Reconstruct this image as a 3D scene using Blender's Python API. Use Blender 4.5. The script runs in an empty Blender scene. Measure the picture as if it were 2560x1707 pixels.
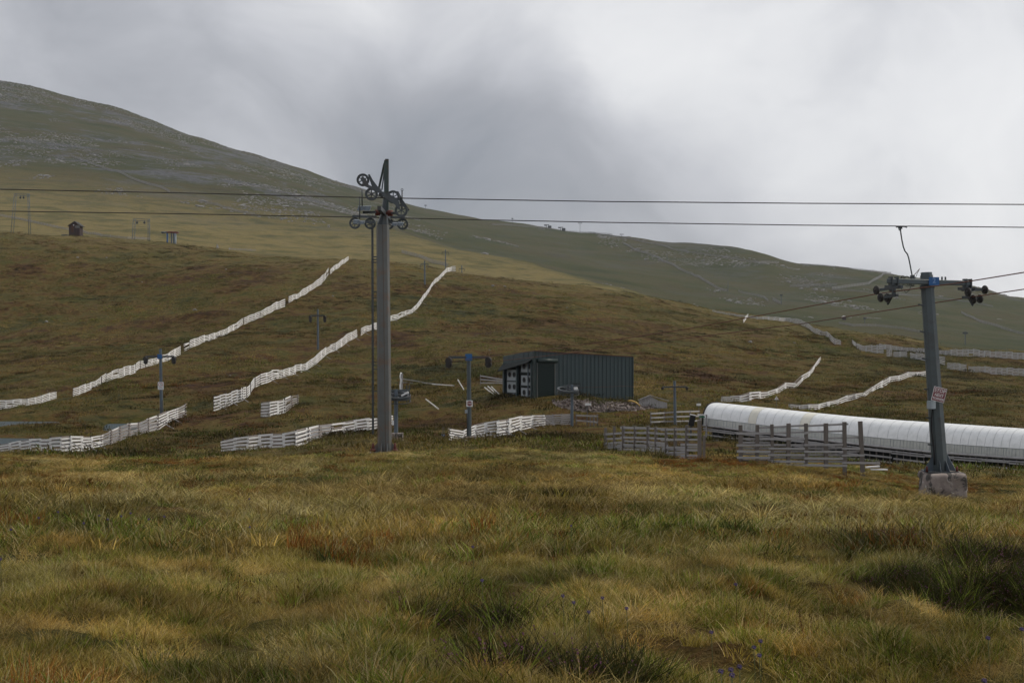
import bpy, bmesh, math, random
import numpy as np
from mathutils import Vector, Matrix

random.seed(7)
np.random.seed(7)
R = math.radians
scene = bpy.context.scene
COL = scene.collection

# ------------------------------------------------------------------ camera
FPX = 2560 * 50 / 36.0          # focal length in pixels of the photograph
CX, CY = 1280.0, 853.5
cam_d = bpy.data.cameras.new('camera')
cam_d.lens = 50
cam_d.sensor_width = 36
cam_d.clip_start = 0.1
cam_d.clip_end = 20000
cam = bpy.data.objects.new('camera', cam_d)
cam.location = (0, 0, 0)
cam.rotation_euler = (R(90), 0, 0)
COL.objects.link(cam)
scene.camera = cam

# ------------------------------------------------------------------ light
SUN_EL, SUN_AZ = R(48), R(72)   # azimuth clockwise from +Y
sun_d = bpy.data.lights.new('sun', 'SUN')
sun_d.energy = 2.2
sun_d.angle = R(5)
sun_d.color = (1.0, 0.93, 0.80)
sun = bpy.data.objects.new('sun', sun_d)
sv = Vector((math.sin(SUN_AZ) * math.cos(SUN_EL), math.cos(SUN_AZ) * math.cos(SUN_EL), math.sin(SUN_EL)))
sun.rotation_euler = sv.to_track_quat('Z', 'Y').to_euler()
sun.location = (40, 20, 60)
COL.objects.link(sun)

scene.view_settings.view_transform = 'Standard'
scene.view_settings.look = 'None'
scene.view_settings.gamma = 1
scene.view_settings.use_curve_mapping = False
scene.view_settings.exposure = 0.0

def px_dir(x, y):
    return Vector(((x - CX) / FPX, 1.0, (CY - y) / FPX)).normalized()

world = bpy.data.worlds.new('World')
scene.world = world
world.use_nodes = True
wt = world.node_tree
wt.nodes.clear()

class NG:
    """tiny node-graph helper"""
    def __init__(self, tree):
        self.t = tree
    def n(self, typ, **kw):
        nd = self.t.nodes.new(typ)
        for k, v in kw.items():
            setattr(nd, k, v)
        return nd
    def link(self, a, b):
        self.t.links.new(a, b)
    def sock(self, node_in, v):
        if isinstance(v, bpy.types.NodeSocket):
            self.link(v, node_in)
        else:
            node_in.default_value = v
    def math(self, op, a, b=None, c=None, clamp=False):
        nd = self.n('ShaderNodeMath', operation=op, use_clamp=clamp)
        self.sock(nd.inputs[0], a)
        if b is not None: self.sock(nd.inputs[1], b)
        if c is not None: self.sock(nd.inputs[2], c)
        return nd.outputs[0]
    def vmath(self, op, a, b=None):
        nd = self.n('ShaderNodeVectorMath', operation=op)
        self.sock(nd.inputs[0], a)
        if b is not None: self.sock(nd.inputs[1], b)
        return nd.outputs['Value'] if op in ('LENGTH', 'DISTANCE', 'DOT_PRODUCT') else nd.outputs['Vector']
    def noise(self, vec, scale, detail=4, rough=0.55, dist=0.0, lac=2.0):
        nd = self.n('ShaderNodeTexNoise')
        nd.inputs['Scale'].default_value = scale
        nd.inputs['Detail'].default_value = detail
        nd.inputs['Roughness'].default_value = rough
        nd.inputs['Distortion'].default_value = dist
        nd.inputs['Lacunarity'].default_value = lac
        if vec is not None: self.link(vec, nd.inputs['Vector'])
        return nd.outputs['Fac']
    def vor(self, vec, scale, feature='F1', out='Distance'):
        nd = self.n('ShaderNodeTexVoronoi', feature=feature)
        nd.inputs['Scale'].default_value = scale
        if vec is not None: self.link(vec, nd.inputs['Vector'])
        return nd.outputs[out]
    def maprange(self, v, a, b, c=0.0, d=1.0, smooth=True):
        nd = self.n('ShaderNodeMapRange', interpolation_type='SMOOTHSTEP' if smooth else 'LINEAR')
        self.sock(nd.inputs[0], v)
        nd.inputs[1].default_value = a; nd.inputs[2].default_value = b
        nd.inputs[3].default_value = c; nd.inputs[4].default_value = d
        return nd.outputs[0]
    def mix(self, f, a, b, blend='MIX'):
        nd = self.n('ShaderNodeMix', data_type='RGBA', blend_type=blend)
        self.sock(nd.inputs[0], f)
        self.sock(nd.inputs[6], a)
        self.sock(nd.inputs[7], b)
        return nd.outputs[2]
    def ramp(self, f, stops):
        nd = self.n('ShaderNodeValToRGB')
        el = nd.color_ramp.elements
        while len(el) < len(stops): el.new(0.5)
        for e, (p, c) in zip(el, stops):
            e.position = p
            e.color = (c[0], c[1], c[2], 1)
        self.sock(nd.inputs[0], f)
        return nd.outputs[0]
    def scalevec(self, vec, s):
        nd = self.n('ShaderNodeMapping')
        nd.inputs['Scale'].default_value = s
        self.link(vec, nd.inputs['Vector'])
        return nd.outputs[0]

g = NG(wt)
out = g.n('ShaderNodeOutputWorld')
tc = g.n('ShaderNodeTexCoord').outputs['Generated']
sky = g.n('ShaderNodeTexSky', sky_type='NISHITA')
sky.sun_disc = False
sky.sun_elevation = SUN_EL
sky.sun_rotation = SUN_AZ
bg_sky = g.n('ShaderNodeBackground'); bg_sky.inputs[1].default_value = 0.10
g.link(sky.outputs[0], bg_sky.inputs[0])
# cloud deck: noise in direction space, stretched sideways, with a few broad masses
wob = g.n('ShaderNodeTexNoise'); wob.inputs['Scale'].default_value = 5.0; wob.inputs['Detail'].default_value = 2
g.link(tc, wob.inputs['Vector'])
wv = g.vmath('MULTIPLY', g.vmath('SUBTRACT', wob.outputs['Color'], (0.5, 0.5, 0.5)), (0.22, 0.22, 0.14))
d = g.vmath('ADD', tc, wv)
val = 0.60
base = g.math('ADD', g.math('MULTIPLY', g.math('SUBTRACT', g.noise(g.scalevec(d, (1, 1, 1.7)), 3.1, 4, 0.55), 0.5), 0.34), val)
fine = g.math('MULTIPLY', g.math('SUBTRACT', g.noise(g.scalevec(d, (1, 1, 1.5)), 11.0, 4, 0.6), 0.5), 0.32)
v = g.math('ADD', base, fine)
# (x, y, radius in photo px, amount): broad cloud masses at fixed compass directions
for (bx, by, br, am) in SKY_BLOBS if 'SKY_BLOBS' in globals() else [
        (1230, 400, 560, -0.22), (1000, 440, 460, -0.14), (1540, 470, 420, -0.17), (330, 260, 800, -0.13), (1780, 470, 280, -0.10), (930, 40, 330, 0.10),
        (60, 60, 420, -0.02), (780, 20, 300, 0.10), (1620, 170, 420, 0.24), (2050, 200, 520, 0.22),
        (2480, 260, 420, 0.22), (2300, 560, 420, 0.14), (1830, 300, 200, -0.10), (2230, 330, 190, -0.10), (2180, 60, 200, -0.06),
        (1300, 30, 300, 0.10), (2560, 680, 300, 0.10)]:
    dd = g.vmath('DISTANCE', d, tuple(px_dir(bx, by)))
    v = g.math('ADD', v, g.maprange(dd, 0.0, br / FPX, am, 0.0))
ccol = g.ramp(v, [(0.0, (0.16, 0.178, 0.21)), (0.26, (0.282, 0.303, 0.342)), (0.42, (0.40, 0.413, 0.448)), (0.60, (0.60, 0.61, 0.645)),
                  (0.78, (0.84, 0.845, 0.86)), (1.0, (0.98, 0.98, 0.98))])
bg_cl = g.n('ShaderNodeBackground'); bg_cl.inputs[1].default_value = 1.0
g.link(ccol, bg_cl.inputs[0])
mixs = g.n('ShaderNodeMixShader'); mixs.inputs[0].default_value = 0.95
g.link(bg_sky.outputs[0], mixs.inputs[1]); g.link(bg_cl.outputs[0], mixs.inputs[2])
g.link(mixs.outputs[0], out.inputs['Surface'])

world.cycles.sampling_method = 'MANUAL'
world.cycles.sample_map_resolution = 256
scene.cycles.use_adaptive_sampling = True
scene.cycles.adaptive_threshold = 0.028
scene.cycles.use_denoising = True
scene.cycles.max_bounces = 4
scene.cycles.diffuse_bounces = 1
scene.cycles.glossy_bounces = 2
scene.cycles.transparent_max_bounces = 8
scene.cycles.volume_bounces = 0
scene.cycles.caustics_reflective = False
scene.cycles.caustics_refractive = False

# ------------------------------------------------------------------ terrain
def pchip_slopes(x, y):
    h = np.diff(x); dl = np.diff(y) / h
    m = np.zeros_like(y)
    for i in range(1, len(y) - 1):
        if dl[i - 1] * dl[i] > 0:
            w1 = 2 * h[i] + h[i - 1]; w2 = h[i] + 2 * h[i - 1]
            m[i] = (w1 + w2) / (w1 / dl[i - 1] + w2 / dl[i])
    m[0] = dl[0]; m[-1] = dl[-1]
    return m
def pchip(x, y, xn):
    x = np.asarray(x, float); y = np.asarray(y, float)
    m = pchip_slopes(x, y)
    xn = np.clip(xn, x[0], x[-1])
    i = np.clip(np.searchsorted(x, xn) - 1, 0, len(x) - 2)
    h = x[i + 1] - x[i]; t = (xn - x[i]) / h
    return ((2*t**3 - 3*t**2 + 1) * y[i] + (t**3 - 2*t**2 + t) * h * m[i] +
            (-2*t**3 + 3*t**2) * y[i + 1] + (t**3 - t**2) * h * m[i + 1])

# survey lines of the ground, near to far: bearing mark (0-2352 across the view), distance in m, height mark (784 = eye level, 3267 per radian)
LAYERS = [
 [(0, 3, 2690), (2352, 3, 2690)],
 [(0, 9.5, 1562), (1200, 9.5, 1572), (2352, 9.5, 1592)],
 [(0, 18, 1262), (1200, 18, 1274), (2352, 18, 1302)],
 [(0, 30, 1135), (900, 30, 1128), (1500, 30, 1145), (2352, 30, 1185)],
 [(0, 50, 1076), (300, 50, 1078), (600, 50, 1072), (900, 50, 1058), (1200, 50, 1064), (1500, 50, 1078), (1800, 50, 1088), (2165, 50, 1141), (2352, 50, 1142)],
 [(0, 66, 1053), (300, 66, 1056), (600, 66, 1060), (900, 66, 1041), (1200, 66, 1045), (1500, 66, 1056), (1800, 66, 1064), (2100, 66, 1095), (2352, 66, 1104)],
 [(0, 100, 1053), (300, 100, 1048), (600, 100, 1038), (900, 100, 1017), (1200, 100, 1014), (1500, 100, 1012), (1800, 100, 1035), (2100, 100, 1060), (2352, 100, 1066)],
 [(0, 130, 1016), (300, 130, 1006), (600, 130, 1000), (900, 130, 984), (1100, 130, 978), (1300, 130, 972), (1500, 130, 970), (1800, 130, 985), (2100, 130, 1000), (2352, 130, 1008)],
 [(0, 152, 968), (300, 152, 958), (600, 152, 938), (900, 152, 935), (1100, 150, 915), (1226, 147, 907), (1455, 151, 922), (1650, 152, 930), (1900, 152, 945), (2352, 152, 962)],
 [(0, 200, 893), (300, 200, 868), (600, 200, 858), (900, 200, 862), (1200, 200, 845), (1500, 200, 862), (1800, 200, 880), (2100, 200, 892), (2352, 200, 906)],
 [(0, 290, 762), (300, 290, 752), (600, 290, 727), (900, 290, 722), (1200, 285, 740), (1500, 280, 775), (1800, 275, 808), (2100, 260, 842), (2352, 250, 864)],
 [(0, 430, 530), (300, 430, 552), (600, 405, 585), (900, 395, 606), (1050, 390, 624), (1200, 385, 643), (1380, 385, 667), (1520, 390, 690), (1626, 390, 712),
  (1750, 385, 727), (1838, 375, 743), (2011, 345, 766), (2122, 325, 787), (2176, 315, 800), (2352, 300, 813)],
 [(0, 560, 556), (600, 540, 606), (900, 520, 622), (1200, 520, 662), (1520, 480, 712), (1838, 470, 768), (2122, 430, 812), (2352, 420, 838)],
 [(0, 700, 520), (300, 700, 540), (600, 680, 575), (900, 660, 597), (1200, 620, 642), (1380, 560, 668), (1520, 520, 705), (1838, 520, 768), (2122, 500, 812), (2352, 500, 838)],
 [(0, 1150, 395), (300, 1120, 425), (600, 1060, 475), (830, 1000, 515), (900, 960, 528), (1050, 860, 566), (1202, 790, 596), (1294, 720, 627), (1378, 660, 650),
  (1520, 600, 689), (1626, 590, 720), (1838, 600, 760), (2122, 600, 800), (2352, 600, 830)],
 [(0, 1350, 330), (300, 1320, 368), (600, 1260, 428), (830, 1180, 495), (900, 1120, 522), (1050, 1040, 588), (1202, 950, 626), (1294, 880, 650), (1378, 830, 672),
  (1520, 760, 708), (1838, 760, 752), (2122, 760, 780), (2352, 760, 802)],
 [(0, 1600, 262), (300, 1600, 315), (600, 1550, 395), (900, 1500, 488), (1200, 1400, 565), (1500, 1300, 622), (1838, 1150, 688), (2122, 1100, 722), (2352, 1100, 745)],
 [(-120, 1950, 165), (0, 1950, 188), (60, 1950, 200), (180, 1950, 231), (260, 1950, 249), (330, 1950, 273), (430, 1950, 311), (540, 1950, 346), (640, 1950, 376), (700, 1950, 396),
  (770, 1950, 421), (830, 1950, 438), (977, 1900, 481), (1080, 1900, 501), (1180, 1850, 514), (1255, 1800, 523), (1330, 1750, 532), (1420, 1700, 541),
  (1500, 1650, 551), (1600, 1600, 564), (1680, 1550, 573), (1760, 1500, 587), (1830, 1480, 606), (1900, 1480, 612), (2000, 1470, 624), (2100, 1450, 641),
  (2260, 1420, 661), (2300, 1420, 674), (2352, 1420, 683), (2500, 1420, 705)],
 [(0, 2500, 260), (830, 2500, 500), (1255, 2400, 580), (1830, 2200, 665), (2352, 2200, 730)],
 [(0, 3200, 330), (2352, 3100, 770)],
]
UMAX = 0.62
NU, NR = 620, 560
u_grid = np.concatenate([np.linspace(-UMAX, -0.385, 50, endpoint=False), np.linspace(-0.385, 0.385, NU - 100), np.linspace(0.385, UMAX, 51)[1:]])
NU = len(u_grid)
lY0, lY1 = math.log(3.0), math.log(3200.0)
lrow = np.concatenate([np.linspace(lY0, math.log(2600), NR - 20), np.linspace(math.log(2600), lY1, 21)[1:]])
NR = len(lrow)
xb = 1176 + 3267 * u_grid
LY = []; LS = []
for L in LAYERS:
    xs = [p[0] for p in L]
    LY.append(np.log(pchip(xs, [p[1] for p in L], xb)))
    LS.append((784 - pchip(xs, [p[2] for p in L], xb)) / 3267)
LY = np.array(LY); LS = np.array(LS)
for k in range(1, len(LY)):
    LY[k] = np.maximum(LY[k], LY[k - 1] + 0.02)
S_grid = np.zeros((NR, NU)); T_grid = np.zeros((NR, NU))
ks = np.arange(len(LAYERS), dtype=float)
for j in range(NU):
    S_grid[:, j] = pchip(LY[:, j], LS[:, j], lrow)
    T_grid[:, j] = np.interp(lrow, LY[:, j], ks)

def hash2(ix, iy, seed):
    h = (ix * 374761393 + iy * 668265263 + seed * 974634777) & 0xffffffff
    h = ((h ^ (h >> 13)) * 1274126177) & 0xffffffff
    return ((h ^ (h >> 16)) & 0xffff) / 65535.0
def vnoise(x, y, seed=0):
    ix = np.floor(x).astype(np.int64); iy = np.floor(y).astype(np.int64)
    fx = x - ix; fy = y - iy
    fx = fx*fx*fx*(fx*(fx*6 - 15) + 10); fy = fy*fy*fy*(fy*(fy*6 - 15) + 10)
    a = hash2(ix, iy, seed); b = hash2(ix + 1, iy, seed); c = hash2(ix, iy + 1, seed); e = hash2(ix + 1, iy + 1, seed)
    return (a + (b - a) * fx) * (1 - fy) + (c + (e - c) * fx) * fy - 0.5
def fbm(x, y, seed=0, octv=3):
    s = 0; a = 1.0
    for o in range(octv):
        s = s + a * vnoise(x * 2**o + 17.3 * o, y * 2**o - 9.1 * o, seed + o)
        a *= 0.5
    return s
Yr = np.exp(lrow)[:, None] * np.ones((1, NU))
Xr = Yr * u_grid[None, :]
def relief(X, Y):
    n = 0.20 * fbm(X / 2.2, Y / 2.2, 3, 2) * np.clip(1.4 - Y / 110, 0, 1) * np.clip((Y - 2) / 3, 0, 1)
    n = n + 0.20 * fbm(X / 0.95, Y / 0.95, 5, 2) * np.clip(1.5 - Y / 30, 0, 1) * np.clip((Y - 3) / 3, 0, 1)
    n = n + 0.50 * fbm(X / 8.0, Y / 8.0, 11, 2) * np.clip(Y / 70, 0.25, 1.3) * np.clip(1.6 - Y / 500, 0, 1)
    n = n + 1.5 * fbm(X / 34.0, Y / 34.0, 23, 3) * np.clip((Y - 150) / 200, 0, 1)
    n = n + 5.0 * fbm(X / 130.0, Y / 130.0, 37, 4) * np.clip((Y - 520) / 500, 0, 1)
    return n
Z_grid = S_grid * Yr + relief(Xr, Yr)
# worn peat hollow in the right foreground
for (hx_, hy_, hr_, hd_) in ((3.9, 12.6, 1.0, 0.30), (4.9, 14.6, 1.1, 0.30), (3.3, 14.6, 0.7, 0.22)):
    Z_grid = Z_grid - hd_ * np.clip(1 - ((Xr - hx_)**2 + ((Yr - hy_) * 0.8)**2) / hr_**2, 0, 1)
# two hollows that hold the ponds on the left, and a levelled stance for the shed
POND_Z = -8.95
def soft(d, w): return np.clip(d / w, 0, 1)
def pond_mask(X, Y):
    x = 1176 + 3267 * X / Y
    a = soft(Y - (118 + 0.010 * x), 4) * soft(133 - 0.010 * x - Y, 4) * soft(185 - x, 60)
    b = soft(Y - 145, 3) * soft(161 - Y, 3) * soft(158 - x, 30)
    c = soft(Y - 139, 3) * soft(157 - Y, 3) * soft(x - 225, 30) * soft(372 - x, 40)
    return np.maximum(a, np.maximum(b, c))
pm = pond_mask(Xr, Yr)
zone_l = soft(560 - (1176 + 3267 * Xr / Yr), 120) * soft(Yr - 112, 5) * soft(168 - Yr, 8)
lvl = np.maximum(np.minimum(Z_grid, POND_Z + 0.9), POND_Z + 0.28)
Z_grid = Z_grid * (1 - zone_l * 0.85) + lvl * zone_l * 0.85
Z_grid = np.where(pm > 0, np.minimum(Z_grid, Z_grid * (1 - pm) + (POND_Z - 0.5) * pm), Z_grid)

def grid_lookup(G, X, Y):
    X = np.asarray(X, float); Y = np.maximum(np.asarray(Y, float), 3.001)
    u = np.clip(X / Y, u_grid[0], u_grid[-1]); l = np.log(Y)
    j = np.clip(np.searchsorted(u_grid, u) - 1, 0, NU - 2); i = np.clip(np.searchsorted(lrow, l) - 1, 0, NR - 2)
    fu = (u - u_grid[j]) / (u_grid[j + 1] - u_grid[j]); fl = (l - lrow[i]) / (lrow[i + 1] - lrow[i])
    return (G[i, j] * (1 - fu) + G[i, j + 1] * fu) * (1 - fl) + (G[i + 1, j] * (1 - fu) + G[i + 1, j + 1] * fu) * fl
def ground_z(X, Y):
    return float(grid_lookup(Z_grid, X, Y))
def P(x, y, Y):
    """point seen at photo pixel (x, y) standing Y metres away"""
    return Vector(((x - CX) / FPX * Y, Y, (CY - y) / FPX * Y))
def ground_hit(x, y, ymin=8, ymax=3000):
    """where the sight line through a photo pixel meets the ground"""
    u = (x - CX) / FPX; s = (CY - y) / FPX
    Ys = np.exp(np.linspace(math.log(ymin), math.log(ymax), 4000))
    zz = grid_lookup(Z_grid, u * Ys, Ys)
    idx = np.nonzero(zz >= s * Ys)[0]
    k = idx[0] if len(idx) else int(np.argmax(zz / Ys - s))
    return Vector((u * Ys[k], Ys[k], float(zz[k])))
def on_ground(x, Y, dz=0.0):
    X = (x - CX) / FPX * Y
    return Vector((X, Y, ground_z(X, Y) + dz))

# ------------------------------------------------------------------ scene-graph helpers
def put(name, mesh, parent=None):
    o = bpy.data.objects.new(name, mesh)
    COL.objects.link(o)
    if parent is not None: o.parent = parent
    return o
def tag(o, label=None, category=None, group=None, kind=None):
    if label: o['label'] = label
    if category: o['category'] = category
    if group: o['group'] = group
    if kind: o['kind'] = kind
    return o
def thing(name, loc, label, category, group=None, rz=0.0):
    o = bpy.data.objects.new(name, None)
    o.empty_display_size = 0.2
    o.location = loc
    o.rotation_euler = (0, 0, rz)
    COL.objects.link(o)
    return tag(o, label, category, group)

class MB:
    """collects simple solids into one mesh"""
    def __init__(self):
        self.v = []; self.f = []; self.s = []
    def add(self, vs, fs, smooth=False):
        b = len(self.v)
        self.v += [tuple(p) for p in vs]
        self.f += [tuple(i + b for i in f) for f in fs]
        self.s += [smooth] * len(fs)
        return self
    def box(self, c, size, M=None):
        hx, hy, hz = size[0] / 2, size[1] / 2, size[2] / 2
        c = Vector(c)
        vs = [Vector((sx * hx, sy * hy, sz * hz)) for sz in (-1, 1) for sy in (-1, 1) for sx in (-1, 1)]
        if M is not None: vs = [M @ p for p in vs]
        vs = [p + c for p in vs]
        return self.add(vs, [(0, 2, 3, 1), (4, 5, 7, 6), (0, 1, 5, 4), (2, 6, 7, 3), (0, 4, 6, 2), (1, 3, 7, 5)])
    def bar(self, a, b, w, h, up=(0, 0, 1)):
        """square bar from a to b: w across, h along 'up'"""
        a = Vector(a); b = Vector(b)
        x = (b - a); L = x.length
        if L < 1e-6: return self
        x /= L
        upv = Vector(up)
        if abs(x.dot(upv)) > 0.99: upv = Vector((0, 1, 0)) if abs(x.y) < 0.9 else Vector((1, 0, 0))
        y = upv.cross(x).normalized(); z = x.cross(y)
        M = Matrix((x, y, z)).transposed()
        return self.box((a + b) / 2, (L, w, h), M)
    def tube(self, pts, r, n=8, r1=None, cap=True, smooth=True, rot=0.0):
        pts = [Vector(p) for p in pts]
        k = len(pts); vs = []
        ref = None
        for i, p in enumerate(pts):
            t = (pts[min(i + 1, k - 1)] - pts[max(i - 1, 0)]).normalized()
            if ref is None:
                ref = Vector((0, 0, 1)) if abs(t.z) < 0.9 else Vector((1, 0, 0))
            a = (ref - t * ref.dot(t)).normalized(); ref = a
            b = t.cross(a)
            rr = r if r1 is None else r + (r1 - r) * i / max(1, k - 1)
            for q in range(n):
                th = 2 * math.pi * q / n + rot
                vs.append(p + a * (rr * math.cos(th)) + b * (rr * math.sin(th)))
        fs = [(i*n + q, i*n + (q + 1) % n, (i + 1)*n + (q + 1) % n, (i + 1)*n + q) for i in range(k - 1) for q in range(n)]
        self.add(vs, fs, smooth)
        if cap:
            b0 = len(self.v) - len(vs)
            self.f += [tuple(b0 + q for q in reversed(range(n))), tuple(b0 + (k - 1)*n + q for q in range(n))]
            self.s += [False, False]
        return self
    def prism(self, poly, d):
        """polygon (3-D points) pushed along vector d"""
        n = len(poly); d = Vector(d)
        vs = [Vector(p) for p in poly] + [Vector(p) + d for p in poly]
        fs = [tuple(range(n)), tuple(reversed(range(n, 2*n)))] + [(i, i + n, (i + 1) % n + n, (i + 1) % n) for i in range(n)]
        return self.add(vs, fs)
    def ring(self, c, axis, r_out, r_in, w, n=24):
        """flat wheel rim"""
        c = Vector(c); ax = Vector(axis).normalized()
        a = ax.orthogonal().normalized(); b = ax.cross(a)
        vs = []
        for q in range(n):
            th = 2*math.pi*q/n; e = a*math.cos(th) + b*math.sin(th)
            vs += [c + e*r_out - ax*w/2, c + e*r_out + ax*w/2, c + e*r_in + ax*w/2, c + e*r_in - ax*w/2]
        fs = []
        for q in range(n):
            i = 4*q; j = 4*((q + 1) % n)
            for k in range(4):
                fs.append((i + k, i + (k + 1) % 4, j + (k + 1) % 4, j + k))
        return self.add(vs, fs)
    def disc(self, c, axis, r, w, n=20):
        c = Vector(c); ax = Vector(axis).normalized()
        return self.tube([c - ax*w/2, c + ax*w/2], r, n)
    def mesh(self, name, mat):
        me = bpy.data.meshes.new(name)
        me.from_pydata(self.v, [], self.f)
        me.polygons.foreach_set('use_smooth', self.s)
        if mat is not None: me.materials.append(mat)
        me.update()
        return me
    def build(self, name, mat, parent=None, world=False):
        """link as one object; world=True: vertices are in world space, make them local to the parent"""
        if parent is not None and world:
            o = parent.location
            if parent.parent is not None: o = o + parent.parent.location
            self.v = [(p[0] - o.x, p[1] - o.y, p[2] - o.z) for p in self.v]
        return put(name, self.mesh(name, mat), parent)
def bevel(o, w=0.01, seg=1):
    m = o.modifiers.new('bevel', 'BEVEL'); m.width = w; m.segments = seg; m.limit_method = 'ANGLE'
    return o
# ------------------------------------------------------------------ materials
def new_mat(name):
    m = bpy.data.materials.new(name); m.use_nodes = True
    t = m.node_tree; t.nodes.clear()
    gg = NG(t)
    o = gg.n('ShaderNodeOutputMaterial'); b = gg.n('ShaderNodeBsdfPrincipled')
    gg.link(b.outputs[0], o.inputs['Surface'])
    return m, gg, b
def surf(name, col, rough=0.6, metal=0.0, var=0.25, scale=6.0, dirt=None, dirt_amt=0.0, dirt_scale=2.5, bump=0.0, streak=False, spec=0.35, coords='Object'):
    m, gg, b = new_mat(name)
    tcn = gg.n('ShaderNodeTexCoord').outputs[coords]
    info = gg.n('ShaderNodeObjectInfo')
    off = gg.n('ShaderNodeCombineXYZ')
    gg.link(gg.math('MULTIPLY', info.outputs['Random'], 37.0), off.inputs[0]); gg.link(gg.math('MULTIPLY', info.outputs['Random'], 91.0), off.inputs[1])
    vec = gg.vmath('ADD', tcn, off.outputs[0])
    if streak: vec = gg.scalevec(vec, streak)
    n1 = gg.noise(vec, scale, 6, 0.6)
    fac = gg.math('ADD', gg.math('MULTIPLY', gg.math('SUBTRACT', n1, 0.5), 2 * var), gg.math('ADD', gg.math('MULTIPLY', gg.math('SUBTRACT', info.outputs['Random'], 0.5), var * 0.6), 1.0))
    c = gg.vmath('MULTIPLY', (col[0], col[1], col[2]), (1, 1, 1))
    nd = gg.n('ShaderNodeVectorMath', operation='SCALE'); nd.inputs[0].default_value = col[:3]; gg.link(fac, nd.inputs['Scale'])
    c = nd.outputs[0]
    if dirt is not None:
        n2 = gg.noise(vec, dirt_scale, 7, 0.65, 0.5)
        c = gg.mix(gg.math('MULTIPLY', gg.maprange(n2, 0.48, 0.68), dirt_amt), c, (dirt[0], dirt[1], dirt[2], 1))
    gg.link(c, b.inputs['Base Color'])
    gg.link(gg.math('ADD', rough, gg.math('MULTIPLY', gg.math('SUBTRACT', n1, 0.5), 0.3), clamp=True), b.inputs['Roughness'])
    b.inputs['Metallic'].default_value = metal
    b.inputs['Specular IOR Level'].default_value = spec
    if bump:
        bp = gg.n('ShaderNodeBump'); bp.inputs['Strength'].default_value = bump; bp.inputs['Distance'].default_value = 0.02
        gg.link(gg.noise(vec, scale * 4, 5, 0.6), bp.inputs['Height']); gg.link(bp.outputs[0], b.inputs['Normal'])
    return m

M = {}
M['galv'] = surf('galvanised steel', (0.125, 0.13, 0.125), 0.55, 0.2, 0.22, 3.0, (0.17, 0.085, 0.04), 0.55, 1.1, 0.05)
M['galv_dark'] = surf('weathered galvanised steel', (0.078, 0.09, 0.097), 0.55, 0.3, 0.22, 4.0, (0.06, 0.045, 0.035), 0.5, 2.0)
M['steel_dark'] = surf('dark steel', (0.055, 0.065, 0.07), 0.5, 0.3, 0.25, 4.0, (0.06, 0.035, 0.025), 0.5, 2.5)
M['paint_green'] = surf('old green paint', (0.04, 0.06, 0.055), 0.5, 0.1, 0.25, 3.0, (0.09, 0.045, 0.02), 0.5, 2.0)
M['tower_grey'] = surf('grey tower paint', (0.075, 0.092, 0.098), 0.5, 0.15, 0.16, 2.0, (0.05, 0.04, 0.035), 0.4, 1.5)
M['pole_blue'] = surf('blue grey pole paint', (0.10, 0.125, 0.15), 0.5, 0.2, 0.15, 2.0, (0.06, 0.05, 0.045), 0.3, 1.5)
M['red'] = surf('red oxide paint', (0.10, 0.022, 0.016), 0.6, 0.0, 0.3, 5.0, (0.05, 0.02, 0.015), 0.6, 3.0)
M['rust'] = surf('rust', (0.075, 0.035, 0.02), 0.85, 0.0, 0.4, 6.0)
M['blue'] = surf('blue plate', (0.022, 0.10, 0.27), 0.5, 0.0, 0.2, 5.0)
M['blue_pale'] = surf('pale blue paint', (0.16, 0.26, 0.45), 0.5, 0.0, 0.2, 5.0)
M['black'] = surf('black rubber', (0.012, 0.012, 0.013), 0.7, 0.0, 0.3, 5.0)
M['rope'] = surf('steel rope', (0.035, 0.03, 0.028), 0.6, 0.3, 0.2, 2.0, spec=0.3)
M['rope_rust'] = surf('rusty rope', (0.10, 0.035, 0.02), 0.75, 0.0, 0.25, 2.0)
M['white_board'] = surf('whitewashed board', (0.80, 0.79, 0.78), 0.75, 0.0, 0.10, 2.2, (0.36, 0.33, 0.29), 0.6, 1.6, 0.1, spec=0.2)
M['rear_board'] = surf('shaded rear board', (0.30, 0.265, 0.25), 0.8, 0.0, 0.16, 2.0, (0.28, 0.24, 0.2), 0.5, 1.5, spec=0.2)  # pinkish boards, the shade of the fence gaps painted into their tone
M['grey_board'] = surf('weathered grey board', (0.36, 0.35, 0.35), 0.85, 0.0, 0.18, 3.0, (0.14, 0.125, 0.115), 0.6, 3.0, 0.2, (0.25, 1, 1), 0.2)
M['far_board'] = surf('old grey fencing', (0.47, 0.465, 0.47), 0.85, 0.0, 0.15, 1.0, spec=0.2)
M['post'] = surf('dark timber post', (0.085, 0.072, 0.062), 0.85, 0.0, 0.3, 4.0, (0.04, 0.034, 0.03), 0.6, 3.0, 0.3, (1, 1, 0.2), 0.2)
M['post_pale'] = surf('weathered timber post', (0.17, 0.15, 0.135), 0.85, 0.0, 0.3, 4.0, (0.07, 0.06, 0.05), 0.7, 3.0, 0.3, (1, 1, 0.2), 0.2)
M['sheave'] = surf('greasy sheave rubber', (0.022, 0.02, 0.019), 0.6, 0, 0.3, 6.0, (0.05, 0.025, 0.015), 0.5, 3.0)
M['distant_board'] = surf('distant grey fence', (0.25, 0.245, 0.25), 0.85, 0, 0.15, 1.0, spec=0.2)
M['hoop'] = surf('pale hoop', (0.5, 0.52, 0.53), 0.5, 0, 0.05)
M['white'] = surf('white paint', (0.72, 0.72, 0.72), 0.45, 0.0, 0.06, 5.0, (0.5, 0.48, 0.44), 0.4, 3.0)
M['sign_red'] = surf('faded red sign', (0.20, 0.055, 0.065), 0.45, 0.0, 0.12, 4.0)
M['sign_ring'] = surf('faded red ring', (0.40, 0.12, 0.13), 0.5)
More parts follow.
